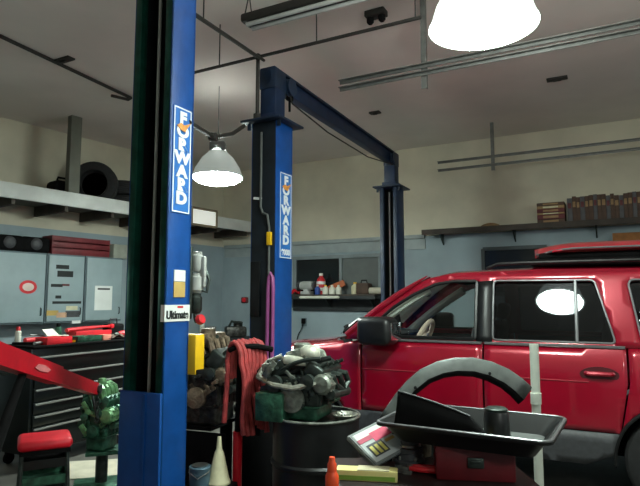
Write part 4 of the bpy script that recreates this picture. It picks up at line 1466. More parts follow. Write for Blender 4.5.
def smooth_interp(x, tab):
    # average of three samples keeps surfaces soft
    e = .02
    return (interp(x - e, tab) + interp(x, tab) * 2 + interp(x + e, tab)) / 4


WZ = [(.25, .93), (.45, .965), (.62, .985), (.85, 1.0), (1.0, 1.0), (1.12, .988), (1.22, .965), (1.27, .945), (1.45, .905), (1.65, .85), (1.82, .795), (1.9, .75), (1.96, .66)]


def halfw(s, z):
    w = smooth_interp(z, WZ)
    if s < 1.0:
        w -= .17 * ((1.0 - s) / 1.0) ** 2.2
    if s > 4.5:
        w -= .07 * ((s - 4.5) / .75) ** 2
    return w


def P3(s, z, side=-1, out=0.0):
    return Vector((s - SM, side * (halfw(s, z) + out), z))


def densify(poly, step):
    out = []
    n = len(poly)
    for i in range(n):
        a = Vector(poly[i]); b = Vector(poly[(i + 1) % n])
        k = max(1, int((b - a).length / step))
        for j in range(k):
            out.append(a.lerp(b, j / k))
    return out


def inside(p, poly):
    c = False
    n = len(poly)
    j = n - 1
    for i in range(n):
        a, b = poly[i], poly[j]
        if (a[1] > p[1]) != (b[1] > p[1]) and p[0] < (b[0] - a[0]) * (p[1] - a[1]) / (b[1] - a[1]) + a[0]:
            c = not c
        j = i
    return c


def round_poly(poly, r, n=4):
    out = []
    N = len(poly)
    for i in range(N):
        p = Vector(poly[i]); a = Vector(poly[i - 1]); b = Vector(poly[(i + 1) % N])
        da = (a - p); db = (b - p)
        ra = min(r, da.length * .45); rb = min(r, db.length * .45)
        s0 = p + da.normalized() * ra; s1 = p + db.normalized() * rb
        for k in range(n + 1):
            t = k / n
            out.append(s0 * (1 - t) ** 2 + p * 2 * t * (1 - t) + s1 * t * t)
    return out


def panel_mb(mb, outline, holes, f, step=.06):
    """fill a 2-D outline (with holes) with a fine triangulation and lift it through f"""
    pts, edges = [], []

    def addloop(lp):
        lp = densify(lp, step)
        st = len(pts)
        pts.extend(Vector((p[0], p[1])) for p in lp)
        n = len(lp)
        edges.extend((st + i, st + (i + 1) % n) for i in range(n))
        return lp
    ol = addloop(outline)
    hl = [addloop(h) for h in holes]
    x0 = min(p[0] for p in ol); x1 = max(p[0] for p in ol)
    y0 = min(p[1] for p in ol); y1 = max(p[1] for p in ol)
    nx = int((x1 - x0) / step); ny = int((y1 - y0) / step)
    allp = list(pts)
    for i in range(1, nx + 1):
        for j in range(1, ny + 1):
            q = Vector((x0 + i * step, y0 + j * step))
            if inside(q, ol) and not any(inside(q, h) for h in hl):
                if min((q - e).length for e in allp) > step * .45:
                    pts.append(q)
    vc, _, fc, _, _, _ = delaunay_2d_cdt(pts, edges, [], 0, 1e-5)
    vs = [mb.bm.verts.new(f(v[0], v[1])) for v in vc]
    for fa in fc:
        c = sum((Vector(vc[i]) for i in fa), Vector((0, 0))) / len(fa)
        if inside(c, ol) and not any(inside(c, h) for h in hl):
            try:
                mb.bm.faces.new([vs[i] for i in fa])
            except ValueError:
                pass
    return mb


def orient_out(mb):
    """make an open skin face away from the car centre line"""
    mb.bm.normal_update()
    fl = [f for f in mb.bm.faces if f.normal.dot(f.calc_center_median() - Vector((f.calc_center_median().x * .8, 0, .9))) < 0]
    bmesh.ops.reverse_faces(mb.bm, faces=fl)
    return mb


def skin(name, outline, holes, material, parent, side=-1, out=0.0, step=.06, thick=.018, ang=50):
    mb = MB()
    panel_mb(mb, outline, holes, lambda s, z: P3(s, z, side, out), step)
    orient_out(mb)
    return mb.build(name, material, parent, ang=ang, solid=thick, recalc=False)


def pane_skin(name, outline, material, parent, side):
    def f(s, z):
        t = (z - 1.27) / .56
        return Vector((s - SM, side * (.940 - .178 * t), z))
    mb = MB()
    panel_mb(mb, outline, [], f, .05)
    orient_out(mb)
    return mb.build(name, material, parent, ang=60, recalc=False)


FWX, RWX, WR, AR = .98, 4.21, .39, .455


def arc(cxx, cz, r, a0, a1, n=18):
    return [(cxx + r * math.cos(a0 + (a1 - a0) * k / n), cz + r * math.sin(a0 + (a1 - a0) * k / n)) for k in range(n + 1)]


BELT = 1.262
SILL = .60


def arch_angle(cxx, zlevel, r):
    return math.asin((zlevel - WR) / r)


a_lo = math.asin((.42 - WR) / AR)
fender = [(.10, .55), (.10, 1.02), (.35, 1.09), (.9, 1.15), (1.30, 1.205), (1.585, BELT), (1.585, SILL - .15)] + arc(FWX, WR, AR, a_lo, PI - a_lo)
a_s = math.asin((SILL - WR) / AR)
fdoor = [(1.60, SILL), (1.60, BELT), (2.745, BELT), (2.745, SILL)]
aa = math.acos((3.80 - RWX) / AR)      # where the arch meets the rear door's rear edge
rdoor = [(2.76, SILL), (2.76, BELT), (3.87, BELT), (3.87, .99), (3.80, WR + AR * math.sin(aa))] + arc(RWX, WR, AR, aa, PI - a_s, 6)
quarter = [(3.885, BELT), (5.19, BELT), (5.19, .5), (4.75, .45)] + arc(RWX, WR, AR, a_lo, math.acos((3.815 - RWX) / AR), 16) + [(3.885, .99)]
rocker = [(1.45, .33), (1.46, SILL - .008)] + [(3.0, SILL - .008)] + [(RWX - AR * math.cos(a_s) - .005, SILL - .008), (RWX - AR - .01, .42), (3.55, .33)]
greenh = [(1.40, BELT + .006), (1.60, 1.455), (1.80, 1.625), (1.98, 1.76), (2.18, 1.845), (2.42, 1.895), (3.2, 1.915), (4.4, 1.90), (4.95, 1.86), (5.06, 1.78), (5.19, BELT + .006)]
wf = round_poly([(1.90, 1.30), (2.685, 1.30), (2.685, 1.815), (2.42, 1.80), (2.26, 1.745)], .04)
wf0 = round_poly([(1.64, 1.305), (1.885, 1.305), (1.89, 1.50)], .02)
wr_ = round_poly([(2.835, 1.30), (3.80, 1.30), (3.775, 1.40), (3.66, 1.82), (2.835, 1.825)], .035)
wq = round_poly([(3.99, 1.30), (4.85, 1.30), (4.80, 1.80), (3.91, 1.82)], .06)
wA = round_poly([(1.60, 1.30), (2.685, 1.30), (2.685, 1.825), (2.46, 1.825), (2.30, 1.80), (2.08, 1.70), (1.90, 1.585), (1.64, 1.36)], .03)

for side in (-1, 1):
    skin('front_fender', fender, [], m_carred, car, side)
    fd = skin('front_door', fdoor, [], m_carred, car, side)
    rd = skin('rear_door', rdoor, [], m_carred, car, side)
    skin('quarter_panel', quarter, [], m_carred, car, side)
    skin('rocker_cladding', rocker, [], m_dgrey, car, side, out=.012)
    skin('window_frame', greenh, [wA, wr_, wq], m_carred, car, side, thick=.03)
    pane_skin('front_door_glass', wA, g_clear, fd, side)
    pane_skin('rear_door_glass', wr_, g_tint, rd, side)
    pane_skin('quarter_glass', wq, g_tint, car, side)
    # black pillar cover
    skin('pillar_cover', [(2.69, 1.275), (2.83, 1.275), (2.83, 1.83), (2.69, 1.82)], [], m_black, car, side, out=.006, thick=.01)
    skin('sail_panel', [(1.52, 1.275), (1.80, 1.275), (1.83, 1.50), (1.64, 1.365)], [], m_black, fd, side, out=.006, thick=.01)
    # window trims
    for wp, par in ((wA, fd), (wr_, rd), (wq, car)):
        mb = MB(); mb.tube([P3(q[0], q[1], side, .004) for q in densify(wp, .08)], .017 if wp is wA else .009, 6, closed=True); mb.build('window_seal', m_black if wp is wA else m_trimgrey, par)
    mb = MB(); mb.tube([P3(3.515, 1.30 + k * .13, side, .004) for k in range(5)], .014, 6); mb.build('window_divider', m_trimgrey, rd)
    mb = MB(); mb.tube([P3(1.66 + k * .108, 1.268, side, .008) for k in range(11)], .013, 6); mb.build('belt_moulding', m_trimgrey, fd)
    mb = MB(); mb.tube([P3(2.765 + k * .11, 1.268, side, .008) for k in range(11)], .013, 6); mb.build('belt_moulding', m_trimgrey, rd)
    # thin body side strip
    mb = MB(); mb.tube([P3(1.62 + k * .111, .99, side, .002) for k in range(11)], .006, 6); mb.build('pinstripe', mat('strip_dull_red', (150, 40, 52), .5), fd)
    mb = MB(); mb.tube([P3(2.78 + k * .09, .99, side, .002) for k in range(10)], .006, 6); mb.build('pinstripe', mat('strip_dull_red', (150, 40, 52), .5), rd)
    for s0, par in ((2.48, fd), (3.57, rd)):
        mb = MB()
        pts = [P3(s0, 1.06, side, .004), P3(s0 + .02, 1.06, side, .035), P3(s0 + .1, 1.062, side, .044), P3(s0 + .18, 1.06, side, .035), P3(s0 + .2, 1.06, side, .004)]
        mb.tube(pts, .018, 8)
        hd = mb.build('door_handle', m_carred, par)
        mb = MB(); mb.prism([(.145 * math.cos(t), .065 * math.sin(t)) for t in [2 * PI * k / 18 for k in range(18)]], .004, Matrix.Translation(P3(s0 + .1, 1.05, side, -.001)) @ ROT('X', 90 if side < 0 else -90)); mb.build('recess_shade', mat('recess_shade_red', (70, 6, 16), .5), hd, smooth=False)  # flat disc behind the handle, the hollow's shade put into its colour
    # wheel arch lips and liners
    for wx in (FWX, RWX):
        mb = MB(); mb.tube([P3(q[0], q[1], side, .004) for q in arc(wx, WR, AR, -.1, PI + .1, 22)], .014, 8); mb.build('arch_flare', m_black, car)
        mb = MB()
        mb.grid(lambda u, v: Vector((wx - SM + (AR + .005) * math.cos(u * PI * 1.1 - .05 * PI), side * (.66 + .26 * v), WR + (AR + .005) * math.sin(u * PI * 1.1 - .05 * PI))), 22, 2)
        mb.build('arch_liner', m_blackm, car, solid=.01)
    # wheels
    for wx in (FWX, RWX):
        tm = tyre_mb(WR, .26, .56)
        ty = tm.build('wheel', m_rubber, car); ty.location = (wx - SM, side * .84, WR + .002); ty.rotation_euler = (PI / 2 * (1 if side < 0 else -1), 0, 0)
        mb = MB()
        ri = WR * .57
        mb.lathe([(ri, -.1), (ri, .09), (ri * .94, .11), (ri * .9, .09), (ri * .86, .05), (ri * .3, .05), (ri * .25, .09), (0, .095), (0, .03), (ri * .84, .03), (ri * .95, -.1)], n=40)
        for k in range(6):
            t = 2 * PI * k / 6
            mb.box((ri * .55 * math.cos(t), ri * .55 * math.sin(t), .07), (ri * .72, .055, .04), (0, 0, t), bev=.01)
        mb.build('rim', m_lgrey, ty)
    # door mirrors
    mb = MB()
    bs = P3(1.86, 1.33, side)
    c = Vector((1.86 - SM, side * 1.115, 1.36))
    mb.box(c + Vector((-.045, 0, .0)), (.36, .25, .265), (0, 0, side * .15), bev=.07, seg=4)
    mb.box(c + Vector((.0, -side * .02, -.105)), (.15, .2, .05), bev=.02)
    mr = mb.build('door_mirror', m_black, car)
    mb = MB(); mb.tube([P3(1.80, 1.29, side), Vector((1.82 - SM, side * 1.02, 1.29)), Vector((1.85 - SM, side * 1.09, 1.30))], .035, 8); mb.build('mirror_arm', m_black, mr)
    mb = MB(); mb.box(c + Vector((.135, 0, .0)), (.012, .19, .16), (0, 0, side * .15), bev=.02); mb.build('mirror_glass', m_chrome, mr)

# hood
def hood_z(s, y):
    base = interp(s, [(.08, .98), (.16, 1.07), (.35, 1.12), (.9, 1.175), (1.35, 1.235), (1.5, 1.262)])
    return base + .045 * (1 - (abs(y) / .95) ** 2.2)


mb = MB()


def hf(u, v):
    y = (v * 2 - 1)
    s0 = .10 + .06 * y * y; s1 = 1.04 + .37 * y * y
    s = s0 + (s1 - s0) * u
    hw = halfw(s, interp(s, [(.1, 1.02), (.35, 1.09), (.9, 1.15), (1.3, 1.205), (1.6, 1.262)])) + .0
    yy = y * hw
    return Vector((s - SM, yy, hood_z(s, y * .95) - (.03 if abs(y) > .999 else 0)))


mb.grid(hf, 20, 24)
mb.build('hood', m_carred, car, ang=60, solid=.015)
mb = MB(); mb.grid(lambda u, v: Vector((.97 + .3 * u + .36 * (v * 2 - 1) ** 2 - SM, (v * 2 - 1) * .93, hood_z(1.3, v * 2 - 1) - .045 + .02 * u)), 4, 16); mb.build('cowl', m_blackm, car, solid=.01)
# roof
mb = MB()


def roof_edge_z(s):
    return interp(s, [(2.15, 1.835), (2.42, 1.895), (3.2, 1.915), (4.4, 1.90), (4.95, 1.86), (5.06, 1.80)])


def rf(u, v):
    y = v * 2 - 1
    s0 = 2.20 - .12 * (1 - y * y); s1 = 5.08
    s = s0 + (s1 - s0) * u
    ez = roof_edge_z(s)
    hw = halfw(s, ez)
    return Vector((s - SM, y * hw, ez + .055 * (1 - abs(y) ** 3.0)))


mb.grid(rf, 30, 20)
mb.build('roof', m_carred, car, ang=60, solid=.02)
mb = MB(); mb.grid(lambda u, v: rf(.03 + u * .94, .05 + v * .9) - Vector((0, 0, .05)), 12, 10); mb.build('headliner', m_interior, car)
for s in (-1, 1):
    mb = MB()
    pts = [Vector((2.75 - SM, s * .66, 1.945)), Vector((2.85 - SM, s * .66, 1.985))] + [Vector((2.85 + k * .2 - SM, s * .66, 1.99)) for k in range(1, 10)] + [Vector((4.8 - SM, s * .66, 1.93))]
    mb.tube(pts, .016, 8); mb.build('roof_rail', m_black, car)
# windscreen
mb = MB()


def wsf(u, v):
    y = v * 2 - 1
    b = Vector((1.03 + .39 * y * y - SM, y * .925, BELT + .03 - .0 * y))
    t = Vector((2.10 + .12 * y * y - SM, y * .795, 1.868 + .03 * (1 - y * y)))
    q = b.lerp(t, u); q.z += .03 * math.sin(PI * u)
    return q


mb.grid(wsf, 10, 18); mb.build('windscreen', g_clear, car)
for s in (-1, 1):
    mb = MB(); pts = [wsf(k / 10, .5 + s * .5) + Vector((-.005, s * .012, .012)) for k in range(11)]
    mb.tube(pts, .03, 8, radii=[.03] * 7 + [.026, .02, .014, .006]); mb.build('windscreen_pillar', m_carred, car)
    mb = MB(); pts = [wsf(k / 10, .5 + s * .47) + Vector((.09, -s * .03, -.06)) for k in range(10)]
    mb.tube(pts, .05, 8); mb.build('pillar_trim', m_lbeige, car)
for v0, v1 in ((.06, .30), (.42, .72)):
    mb = MB(); mb.tube([wsf(.02, v0) + Vector((-.02, 0, .015)), wsf(.10, (v0 + v1) / 2) + Vector((-.02, 0, .02)), wsf(.06, v1) + Vector((-.02, 0, .02))], .014, 6)
    mb.tube([wsf(.03, v0) + Vector((-.02, 0, .01)), wsf(.20, v0 + .02) + Vector((-.015, 0, .015))], .012, 6)
    mb.build('wiper', m_blackm, car)
# front end
mb = MB()


def ff(u, v):
    y = v * 2 - 1
    z = .32 + u * .7
    s = .0 + .10 * abs(y) ** 2.5 + (.05 if u > .5 else .0) - .03 * math.sin(PI * min(1, u * 2))
    return Vector((s - SM, y * (halfw(.1, z)), z))


mb.grid(ff, 14, 20); mb.build('front_bumper', m_carred, car, solid=.02)
mb = MB(); mb.box((.05 - SM, 0, .86), (.03, .9, .2), bev=.02)
for k in range(5):
    mb.box((.03 - SM, 0, .79 + k * .036), (.03, .86, .012))
mb.build('grille', m_chrome, car)
for s in (-1, 1):
    mb = MB(); mb.box((.09 - SM, s * .62, .88), (.1, .32, .2), (0, 0, s * -.25), bev=.04, seg=3); mb.build('headlight', m_lgrey, car)
# rear end
mb = MB(); mb.grid(lambda u, v: Vector((5.19 + .02 * math.sin(PI * v) - SM, (v * 2 - 1) * halfw(5.19, .5 + u * .76), .5 + u * .76)), 8, 12); mb.build('tailgate', m_carred, car, solid=.02)
mb = MB(); mb.grid(lambda u, v: Vector((5.19 - .12 * u - SM, (v * 2 - 1) * halfw(5.15, 1.27 + u * .55), 1.27 + u * .55)), 8, 12); mb.build('rear_glass', g_tint, car)
mb = MB(); mb.box((5.24 - SM, 0, .5), (.16, 1.8, .26), bev=.05, seg=3); mb.build('rear_bumper', m_dgrey, car)
for s in (-1, 1):
    mb = MB(); mb.box((5.19 - SM, s * .86, 1.1), (.06, .12, .36), bev=.02); mb.build('tail_light', m_toolred, car)
# underbody and interior
mb = MB(); mb.box((2.6 - SM, 0, .42), (4.6, 1.25, .16), bev=.02); mb.box((2.55 - SM, 0, .45), (1.9, 1.84, .1)); mb.box((.6 - SM, 0, .75), (.8, 1.1, .5)); mb.box((4.6 - SM, 0, .68), (1.0, 1.2, .12))
mb.build('underbody', m_blackm, car)
mb = MB(); mb.box((1.62 - SM, 0, 1.06), (.42, 1.74, .34), bev=.08, seg=3); mb.box((1.52 - SM, 0, 1.22), (.34, 1.7, .12), bev=.04); mb.build('dashboard', m_interior, car)
for s in (-1, 1):
    mb = MB(); mb.box((2.2 - SM, s * .89, .93), (1.0, .05, .62), bev=.02); mb.box((3.3 - SM, s * .89, .93), (1.0, .05, .62), bev=.02); mb.build('door_lining', m_interior, car)
    st = MB(); st.box((2.38 - SM, s * .42, .82), (.55, .52, .16), bev=.05, seg=3); st.box((2.62 - SM, s * .42, 1.12), (.16, .5, .62), (0, .2, 0), bev=.06, seg=3); st.box((2.36 - SM, s * .42, .62), (.4, .4, .3))
    so = st.build('front_seat', m_interior, car)
    mb = MB(); mb.box((2.72 - SM, s * .42, 1.53), (.11, .28, .18), (0, .2, 0), bev=.045, seg=3); mb.cyl((2.70 - SM, s * .42 - .06, 1.36), (2.71 - SM, s * .42 - .06, 1.5), .01); mb.build('headrest', m_interior, so)
mb = MB(); mb.box((3.45 - SM, 0, .82), (.55, 1.4, .18), bev=.05, seg=3); mb.box((3.75 - SM, 0, 1.15), (.18, 1.4, .62), (0, .2, 0), bev=.06, seg=3); mb.box((3.45 - SM, 0, .62), (.4, 1.2, .3)); mb.build('rear_seat', m_interior, car)
# steering wheel
M = T(2.06 - SM, -.45, 1.27) @ ROT('Y', -64)
mb = MB(); mb.tube([M @ Vector((.185 * math.cos(2 * PI * k / 28), .19 * math.sin(2 * PI * k / 28), 0)) for k in range(28)], .026, 8, closed=True)
for t in (90, 210, 330):
    mb.cyl(M @ Vector((0, 0, -.01)), M @ Vector((.18 * math.cos(R(t)), .18 * math.sin(R(t)), 0)), .016, n=8)
sw = mb.build('steering_wheel', m_beige, car)
mb = MB(); mb.lathe([(0, .02), (.05, .015), (.07, -.01), (.07, -.03), (0, -.03)], M, n=18); mb.cyl(M @ Vector((0, 0, -.02)), M @ Vector((0, 0, -.3)), .03); mb.build('hub', m_beige, sw)
mb = MB(); mb.box((1.97 - SM, 0, 1.72), (.03, .24, .07), (0, .1, 0), bev=.02); mb.cyl((1.95 - SM, 0, 1.74), (2.02 - SM, 0, 1.84), .01); mb.build('rear_view_mirror', m_black, car)

pc = nose + cx * SM
cm_ = Matrix.Translation(pc) @ Matrix.Rotation(-CA, 4, 'Z')
mb = MB(); mb.grid(lambda u, v: cm_ @ (wsf(.10 + .13 * u, .13 + .12 * v) + Vector((-.012, 0, .012))), 6, 6)
o = mb.build('paper_slip', m_paper, None, solid=.002)
tag(o, 'white paper slip lying on lower left of car windscreen', 'paper')

# spare red panel on the roof with dark padding
carm = Matrix.Translation(nose + cx * SM) @ Matrix.Rotation(-CA, 4, 'Z')
root = thing('roof_padding', 'black folded padding lying on the car roof under red panel', 'padding', carm @ Vector((3.9 - SM, -.25, 1.965)), -CA)
mb = MB()
mb.box((.0, .05, .032), (1.55, .72, .07), bev=.03, seg=3)
mb.box((.03, .05, .09), (1.46, .68, .06), bev=.025, seg=3)
mb.build('pad', m_blackm, root)
root = thing('hood_panel', 'bright red curved spare body panel resting on black padding over car roof', 'car part', carm @ Vector((3.87 - SM, -.25, 2.09)), -CA)
mb = MB()


def hp(u, v):
    x = (u - .42) * 1.75
    y = (v * 2 - 1)
    wdt = .42 * (min(1, (u / .12)) ** .5 if u < .12 else 1)
    zz = .085 * (1 - abs(y) ** 2.4) + .02 - (.05 * max(0, (.22 - u) / .22) ** 1.5)
    return Vector((x, y * wdt + .05, zz))


mb.grid(hp, 34, 18)
mb.build('skin', m_carred2, root, ang=60, solid=.012)
mb = MB(); mb.tube([hp(.02, .04)] + [hp(.05 + .9 * k / 16, .015) + Vector((0, -.004, -.004)) for k in range(17)], .011, 8); mb.build('edge_strip', m_trimgrey, root)

# ------------------------------------------------------------------ foreground tool cart and the things on it
BZ = .86
CRT = Vector((.50, 2.45, 0))
root = thing('tool_cart', 'dark red metal tool cart under the tray at bottom of picture', 'cart', CRT, 0)
mb = MB(); mb.box((0, 0, BZ - .015), (.88, .94, .03), bev=.008)
for s in (-1, 1):
    mb.box((s * .434, 0, BZ - .03), (.012, .94, .06))
mb.build('top', mat('grimy_top', (36, 18, 18), .6, 0, .5, 9), root)
mb = MB(); mb.box((0, 0, .5), (.82, .86, .66), bev=.01); mb.build('cabinet', m_cartred, root)
for k in range(4):
    mb = MB(); mb.box((0, -.436, .75 - k * .16), (.76, .014, .145), bev=.004); d = mb.build('drawer', m_cartred, root)
    mb = MB(); mb.box((0, -.45, .8 - k * .16), (.5, .02, .02), bev=.006); mb.build('drawer_pull', m_dsteel, d)
for sx in (-.34, .34):
    for sy in (-.36, .36):
        mb = MB(); mb.lathe([(0, -.02), (.062, -.02), (.07, 0), (.062, .02), (0, .02)], T(sx, sy, .072) @ ROT('X', 90), n=18); mb.box((sx, sy, .14), (.06, .06, .08)); mb.build('caster', m_blackm, root)

# small red toolbox on the cart
tb = W(488, 470, 2.56)
TBT = .145
root = thing('toolbox', 'small dark red metal toolbox under the black drain tray', 'toolbox', (tb.x - .045, 2.64, BZ), R(-8))
mb = MB(); mb.box((0, 0, TBT / 2), (.34, .2, TBT), bev=.008); mb.build('body', mat('toolbox_red', (98, 18, 26), .45, 0, .2, 10), root)
mb = MB(); mb.box((0, 0, TBT - .018), (.345, .205, .01)); mb.build('lid_seam', m_cartred, root, smooth=False)
mb = MB(); mb.box((0, -.105, TBT * .55), (.07, .012, .045), bev=.004); mb.box((0, -.113, TBT * .6), (.05, .01, .012), bev=.003); mb.build('latch', m_dsteel, root)

# black drain tray
trz = BZ + TBT + .001
tc = W(472, 420, 2.62)
root = thing('drain_tray', 'wide black plastic drain tray with grey inside, holding a black can', 'tray', (tc.x, 2.64, trz), R(-7))
mb = MB()


def rrect(hx, hy, r, n=6):
    out = []
    for (sx, sy, a0) in ((1, 1, 0), (-1, 1, 90), (-1, -1, 180), (1, -1, 270)):
        for k in range(n + 1):
            t = R(a0 + 90 * k / n)
            out.append((sx * (hx - r) + r * math.cos(t), sy * (hy - r) + r * math.sin(t)))
    return out


def loft_rings(mb, rings):
    vv = [[mb.bm.verts.new(p) for p in rg] for rg in rings]
    n = len(vv[0])
    for a, b in zip(vv[:-1], vv[1:]):
        for k in range(n):
            mb.bm.faces.new([a[k], a[(k + 1) % n], b[(k + 1) % n], b[k]])
    return vv


TX, TY, TH = .37, .25, .085
mb = MB()
rings = []
for hx, hy, zz in ((TX - .07, TY - .06, 0), (TX - .015, TY - .012, TH - .012), (TX + .012, TY + .012, TH - .012), (TX + .014, TY + .014, TH), (TX - .012, TY - .01, TH), (TX - .073, TY - .063, .006)):
    rings.append([(x, y, zz) for x, y in rrect(hx, hy, .05)])
vv = loft_rings(mb, rings)
mb.bm.faces.new(list(reversed(vv[0])))
mb.build('shell', m_black, root)
mb = MB(); mb.prism(rrect(TX - .075, TY - .065, .048), .004, T(0, 0, .006)); mb.build('tray_floor', m_flare, root, smooth=False)
mb = MB(); pts = [(x, y, TH + .001) for x, y in rrect(TX + .006, TY + .006, .05)]; mb.tube(pts, .007, 6, closed=True); mb.build('rolled_rim', m_trimgrey, root)
TE = Euler((R(0.8), R(0), R(-30)))
root.rotation_euler = TE
trm = Matrix.Translation((.705, 2.67, trz + .004)) @ TE.to_matrix().to_4x4()
root.location = (.705, 2.67, trz + .004)

# black can in tray
q = trm @ Vector((.115, -.01, .0105))
root = thing('oil_can', 'short black can standing inside the drain tray', 'can', q)
mb = MB(); mb.lathe([(0, 0), (.056, 0), (.06, .008), (.054, .12), (.05, .128), (0, .13)], n=28); mb.build('body', m_black, root)
mb = MB(); mb.lathe([(0, .128), (.048, .128), (.05, .14), (.04, .146), (0, .146)], n=28); mb.build('lid', m_dsteel, root)
mb = MB(); mb.box((0, 0, .018), (.045, .03, .035), (0, 0, .5), bev=.006)
o = mb.build('bolt_block', m_tan, None, trm @ Vector((.07, -.1, .0105))); tag(o, 'small tan wooden block in tray left of black can', 'block')

# black splash shield leaning over the left front of the tray
def fl(px, Y, z):
    return Vector(((px - 320) / FPX * Y, Y, z))


tzf = trz + .02
top = [W(398, 391, 2.70), W(416, 396, 2.66), W(434, 402, 2.62), W(453, 409, 2.57), W(470, 416, 2.53), W(484, 430, 2.49)]
bot = [fl(390, 2.70, tzf), fl(407, 2.66, tzf), fl(425, 2.62, tzf), fl(443, 2.57, tzf), fl(462, 2.53, tzf), fl(481, 2.49, tzf)]
sb = bot[-1].copy()
root = thing('splash_shield', 'black plastic splash shield standing in the left half of the drain tray', 'car part', sb, 0)
mb = MB()


def sf(u, v):
    x = u * 5
    i = min(4, int(x)); f = x - i
    t_ = top[i].lerp(top[i + 1], f); b_ = bot[i].lerp(bot[i + 1], f)
    q = b_.lerp(t_, v)
    return q - sb + Vector((0, -.02 * math.sin(PI * v), 0))


mb.grid(sf, 20, 8); mb.build('panel', m_blackm, root, solid=.008)
mb = MB(); mb.tube([sf(k / 20, 1.0) for k in range(17)], .004, 6); mb.build('edge_bead', m_dgrey, root)
# white pipe standing behind the tray
pp = W(536, 400, 3.2)
root = thing('plastic_pipe', 'white plastic pipe standing upright between the tray and the car', 'pipe', (pp.x, 3.2, 0))
ptop = W(535, 344, 3.2).z
mb = MB(); mb.lathe([(.019, 0), (.0245, 0), (.0245, ptop), (.019, ptop), (.019, 0)], n=20); mb.build('tube', m_pvc, root)
mb = MB(); mb.lathe([(.0246, 0), (.029, 0), (.029, .06), (.0246, .06), (.0246, 0)], T(0, 0, ptop - .33), n=20); mb.build('coupling', m_pvc, root)
mb = MB(); mb.lathe([(0, 0), (.12, 0), (.12, .02), (.03, .03), (.03, .08), (.025, .08), (.025, 0)], n=24); mb.build('foot', m_blackm, root)

# grey fender flare arch lying over the tray
root = thing('fender_flare', 'grey plastic fender flare arching above the tray in front of car door', 'car part', (0, 0, 0), 0)
pix = [(379, 418), (386, 408), (395, 395), (407, 381), (421, 369), (438, 361), (455, 357.5), (474, 357.5), (492, 361.5), (509, 369), (522, 378), (532, 387)]
mb = MB()
N = len(pix)
rows = []
for i, (px, py) in enumerate(pix):
    t = i / (N - 1)
    Yd = 2.98 + .08 * t
    a = W(px, py, Yd)
    j0, j1 = max(0, i - 1), min(N - 1, i + 1)
    dx, dy = pix[j1][0] - pix[j0][0], pix[j1][1] - pix[j0][1]
    l = math.hypot(dx, dy)
    nx, ny = -dy / l, dx / l                     # inward normal in the arch plane
    sc = Yd / FPX
    wdt = (8.5 + 6.5 * t) * sc
    inn = Vector((nx, 0, -ny))
    b1 = a + inn * wdt * .15 + Vector((0, -.012, 0))
    b2 = a + inn * wdt + Vector((0, -.03, 0))
    b3 = a + inn * wdt * 1.05 + Vector((0, .02, 0))
    bk = a + Vector((0, .06, 0)) + inn * .01
    rows.append([bk, a, b1, b2, b3])
vs = [[mb.bm.verts.new(p) for p in r] for r in rows]
for r0, r1 in zip(vs[:-1], vs[1:]):
    for k in range(4):
        mb.bm.faces.new([r0[k], r0[k + 1], r1[k + 1], r1[k]])
base = rows[0][1].copy(); base.z = rows[0][1].z
bmesh.ops.translate(mb.bm, verts=mb.bm.verts[:], vec=-base)
root.location = base
mb.build('arch_strip', m_flare, root, ang=40, solid=.004)
mb = MB()
inn_rows = []
for i, r in enumerate(rows):
    d_ = (r[3] - r[1]).normalized()
    w_ = (r[3] - r[1]).length
    inn_rows.append((r[3] - base + Vector((0, .004, 0)), r[3] - base + d_ * w_ * .45 + Vector((0, .035, 0))))
vs = [[mb.bm.verts.new(p) for p in r] for r in inn_rows]
for r0, r1 in zip(vs[:-1], vs[1:]):
    mb.bm.faces.new([r0[0], r0[1], r1[1], r1[0]])
mb.build('inner_lip', m_blackm, root, solid=.003)
for i in (3, 8):
    c = rows[i][3] - base
    mb = MB(); mb.cyl(c + Vector((0, 0, .01)), c + Vector((0, .03, -.005)), .008, n=8); mb.build('mounting_clip', m_blackm, root)

# tilted display case with coloured label
qL, qT, qR, qB = W(347, 436, 2.73), W(381, 419, 2.84), W(413, 433, 2.53), W(376, 466, 2.66)
qR = qT + qB - qL
dc = (qL + qT + qR + qB) / 4
root = thing('parts_case', 'tilted grey plastic parts case with pink and white label on cart', 'case', (dc.x, dc.y, BZ), 0)
org = Vector((dc.x, dc.y, BZ))
nrm = (qT - qL).cross(qB - qL).normalized()
if nrm.y > 0:
    nrm = -nrm


def cp(u, v, h=0.0):
    return qL.lerp(qT, u).lerp(qB.lerp(qR, u), v) - org + nrm * h


def slab(u0, u1, v0, v1, h0, h1, m, nm, bev=0.0):
    mb = MB()
    vs = [cp(u, v, h) for h in (h0, h1) for (u, v) in ((u0, v0), (u1, v0), (u1, v1), (u0, v1))]
    mb.add(vs, [(0, 1, 2, 3), (7, 6, 5, 4), (0, 4, 5, 1), (1, 5, 6, 2), (2, 6, 7, 3), (3, 7, 4, 0)])
    if bev:
        bmesh.ops.bevel(mb.bm, geom=mb.bm.edges[:], offset=bev, segments=2, affect='EDGES')
    return mb.build(nm, m, root, smooth=False)


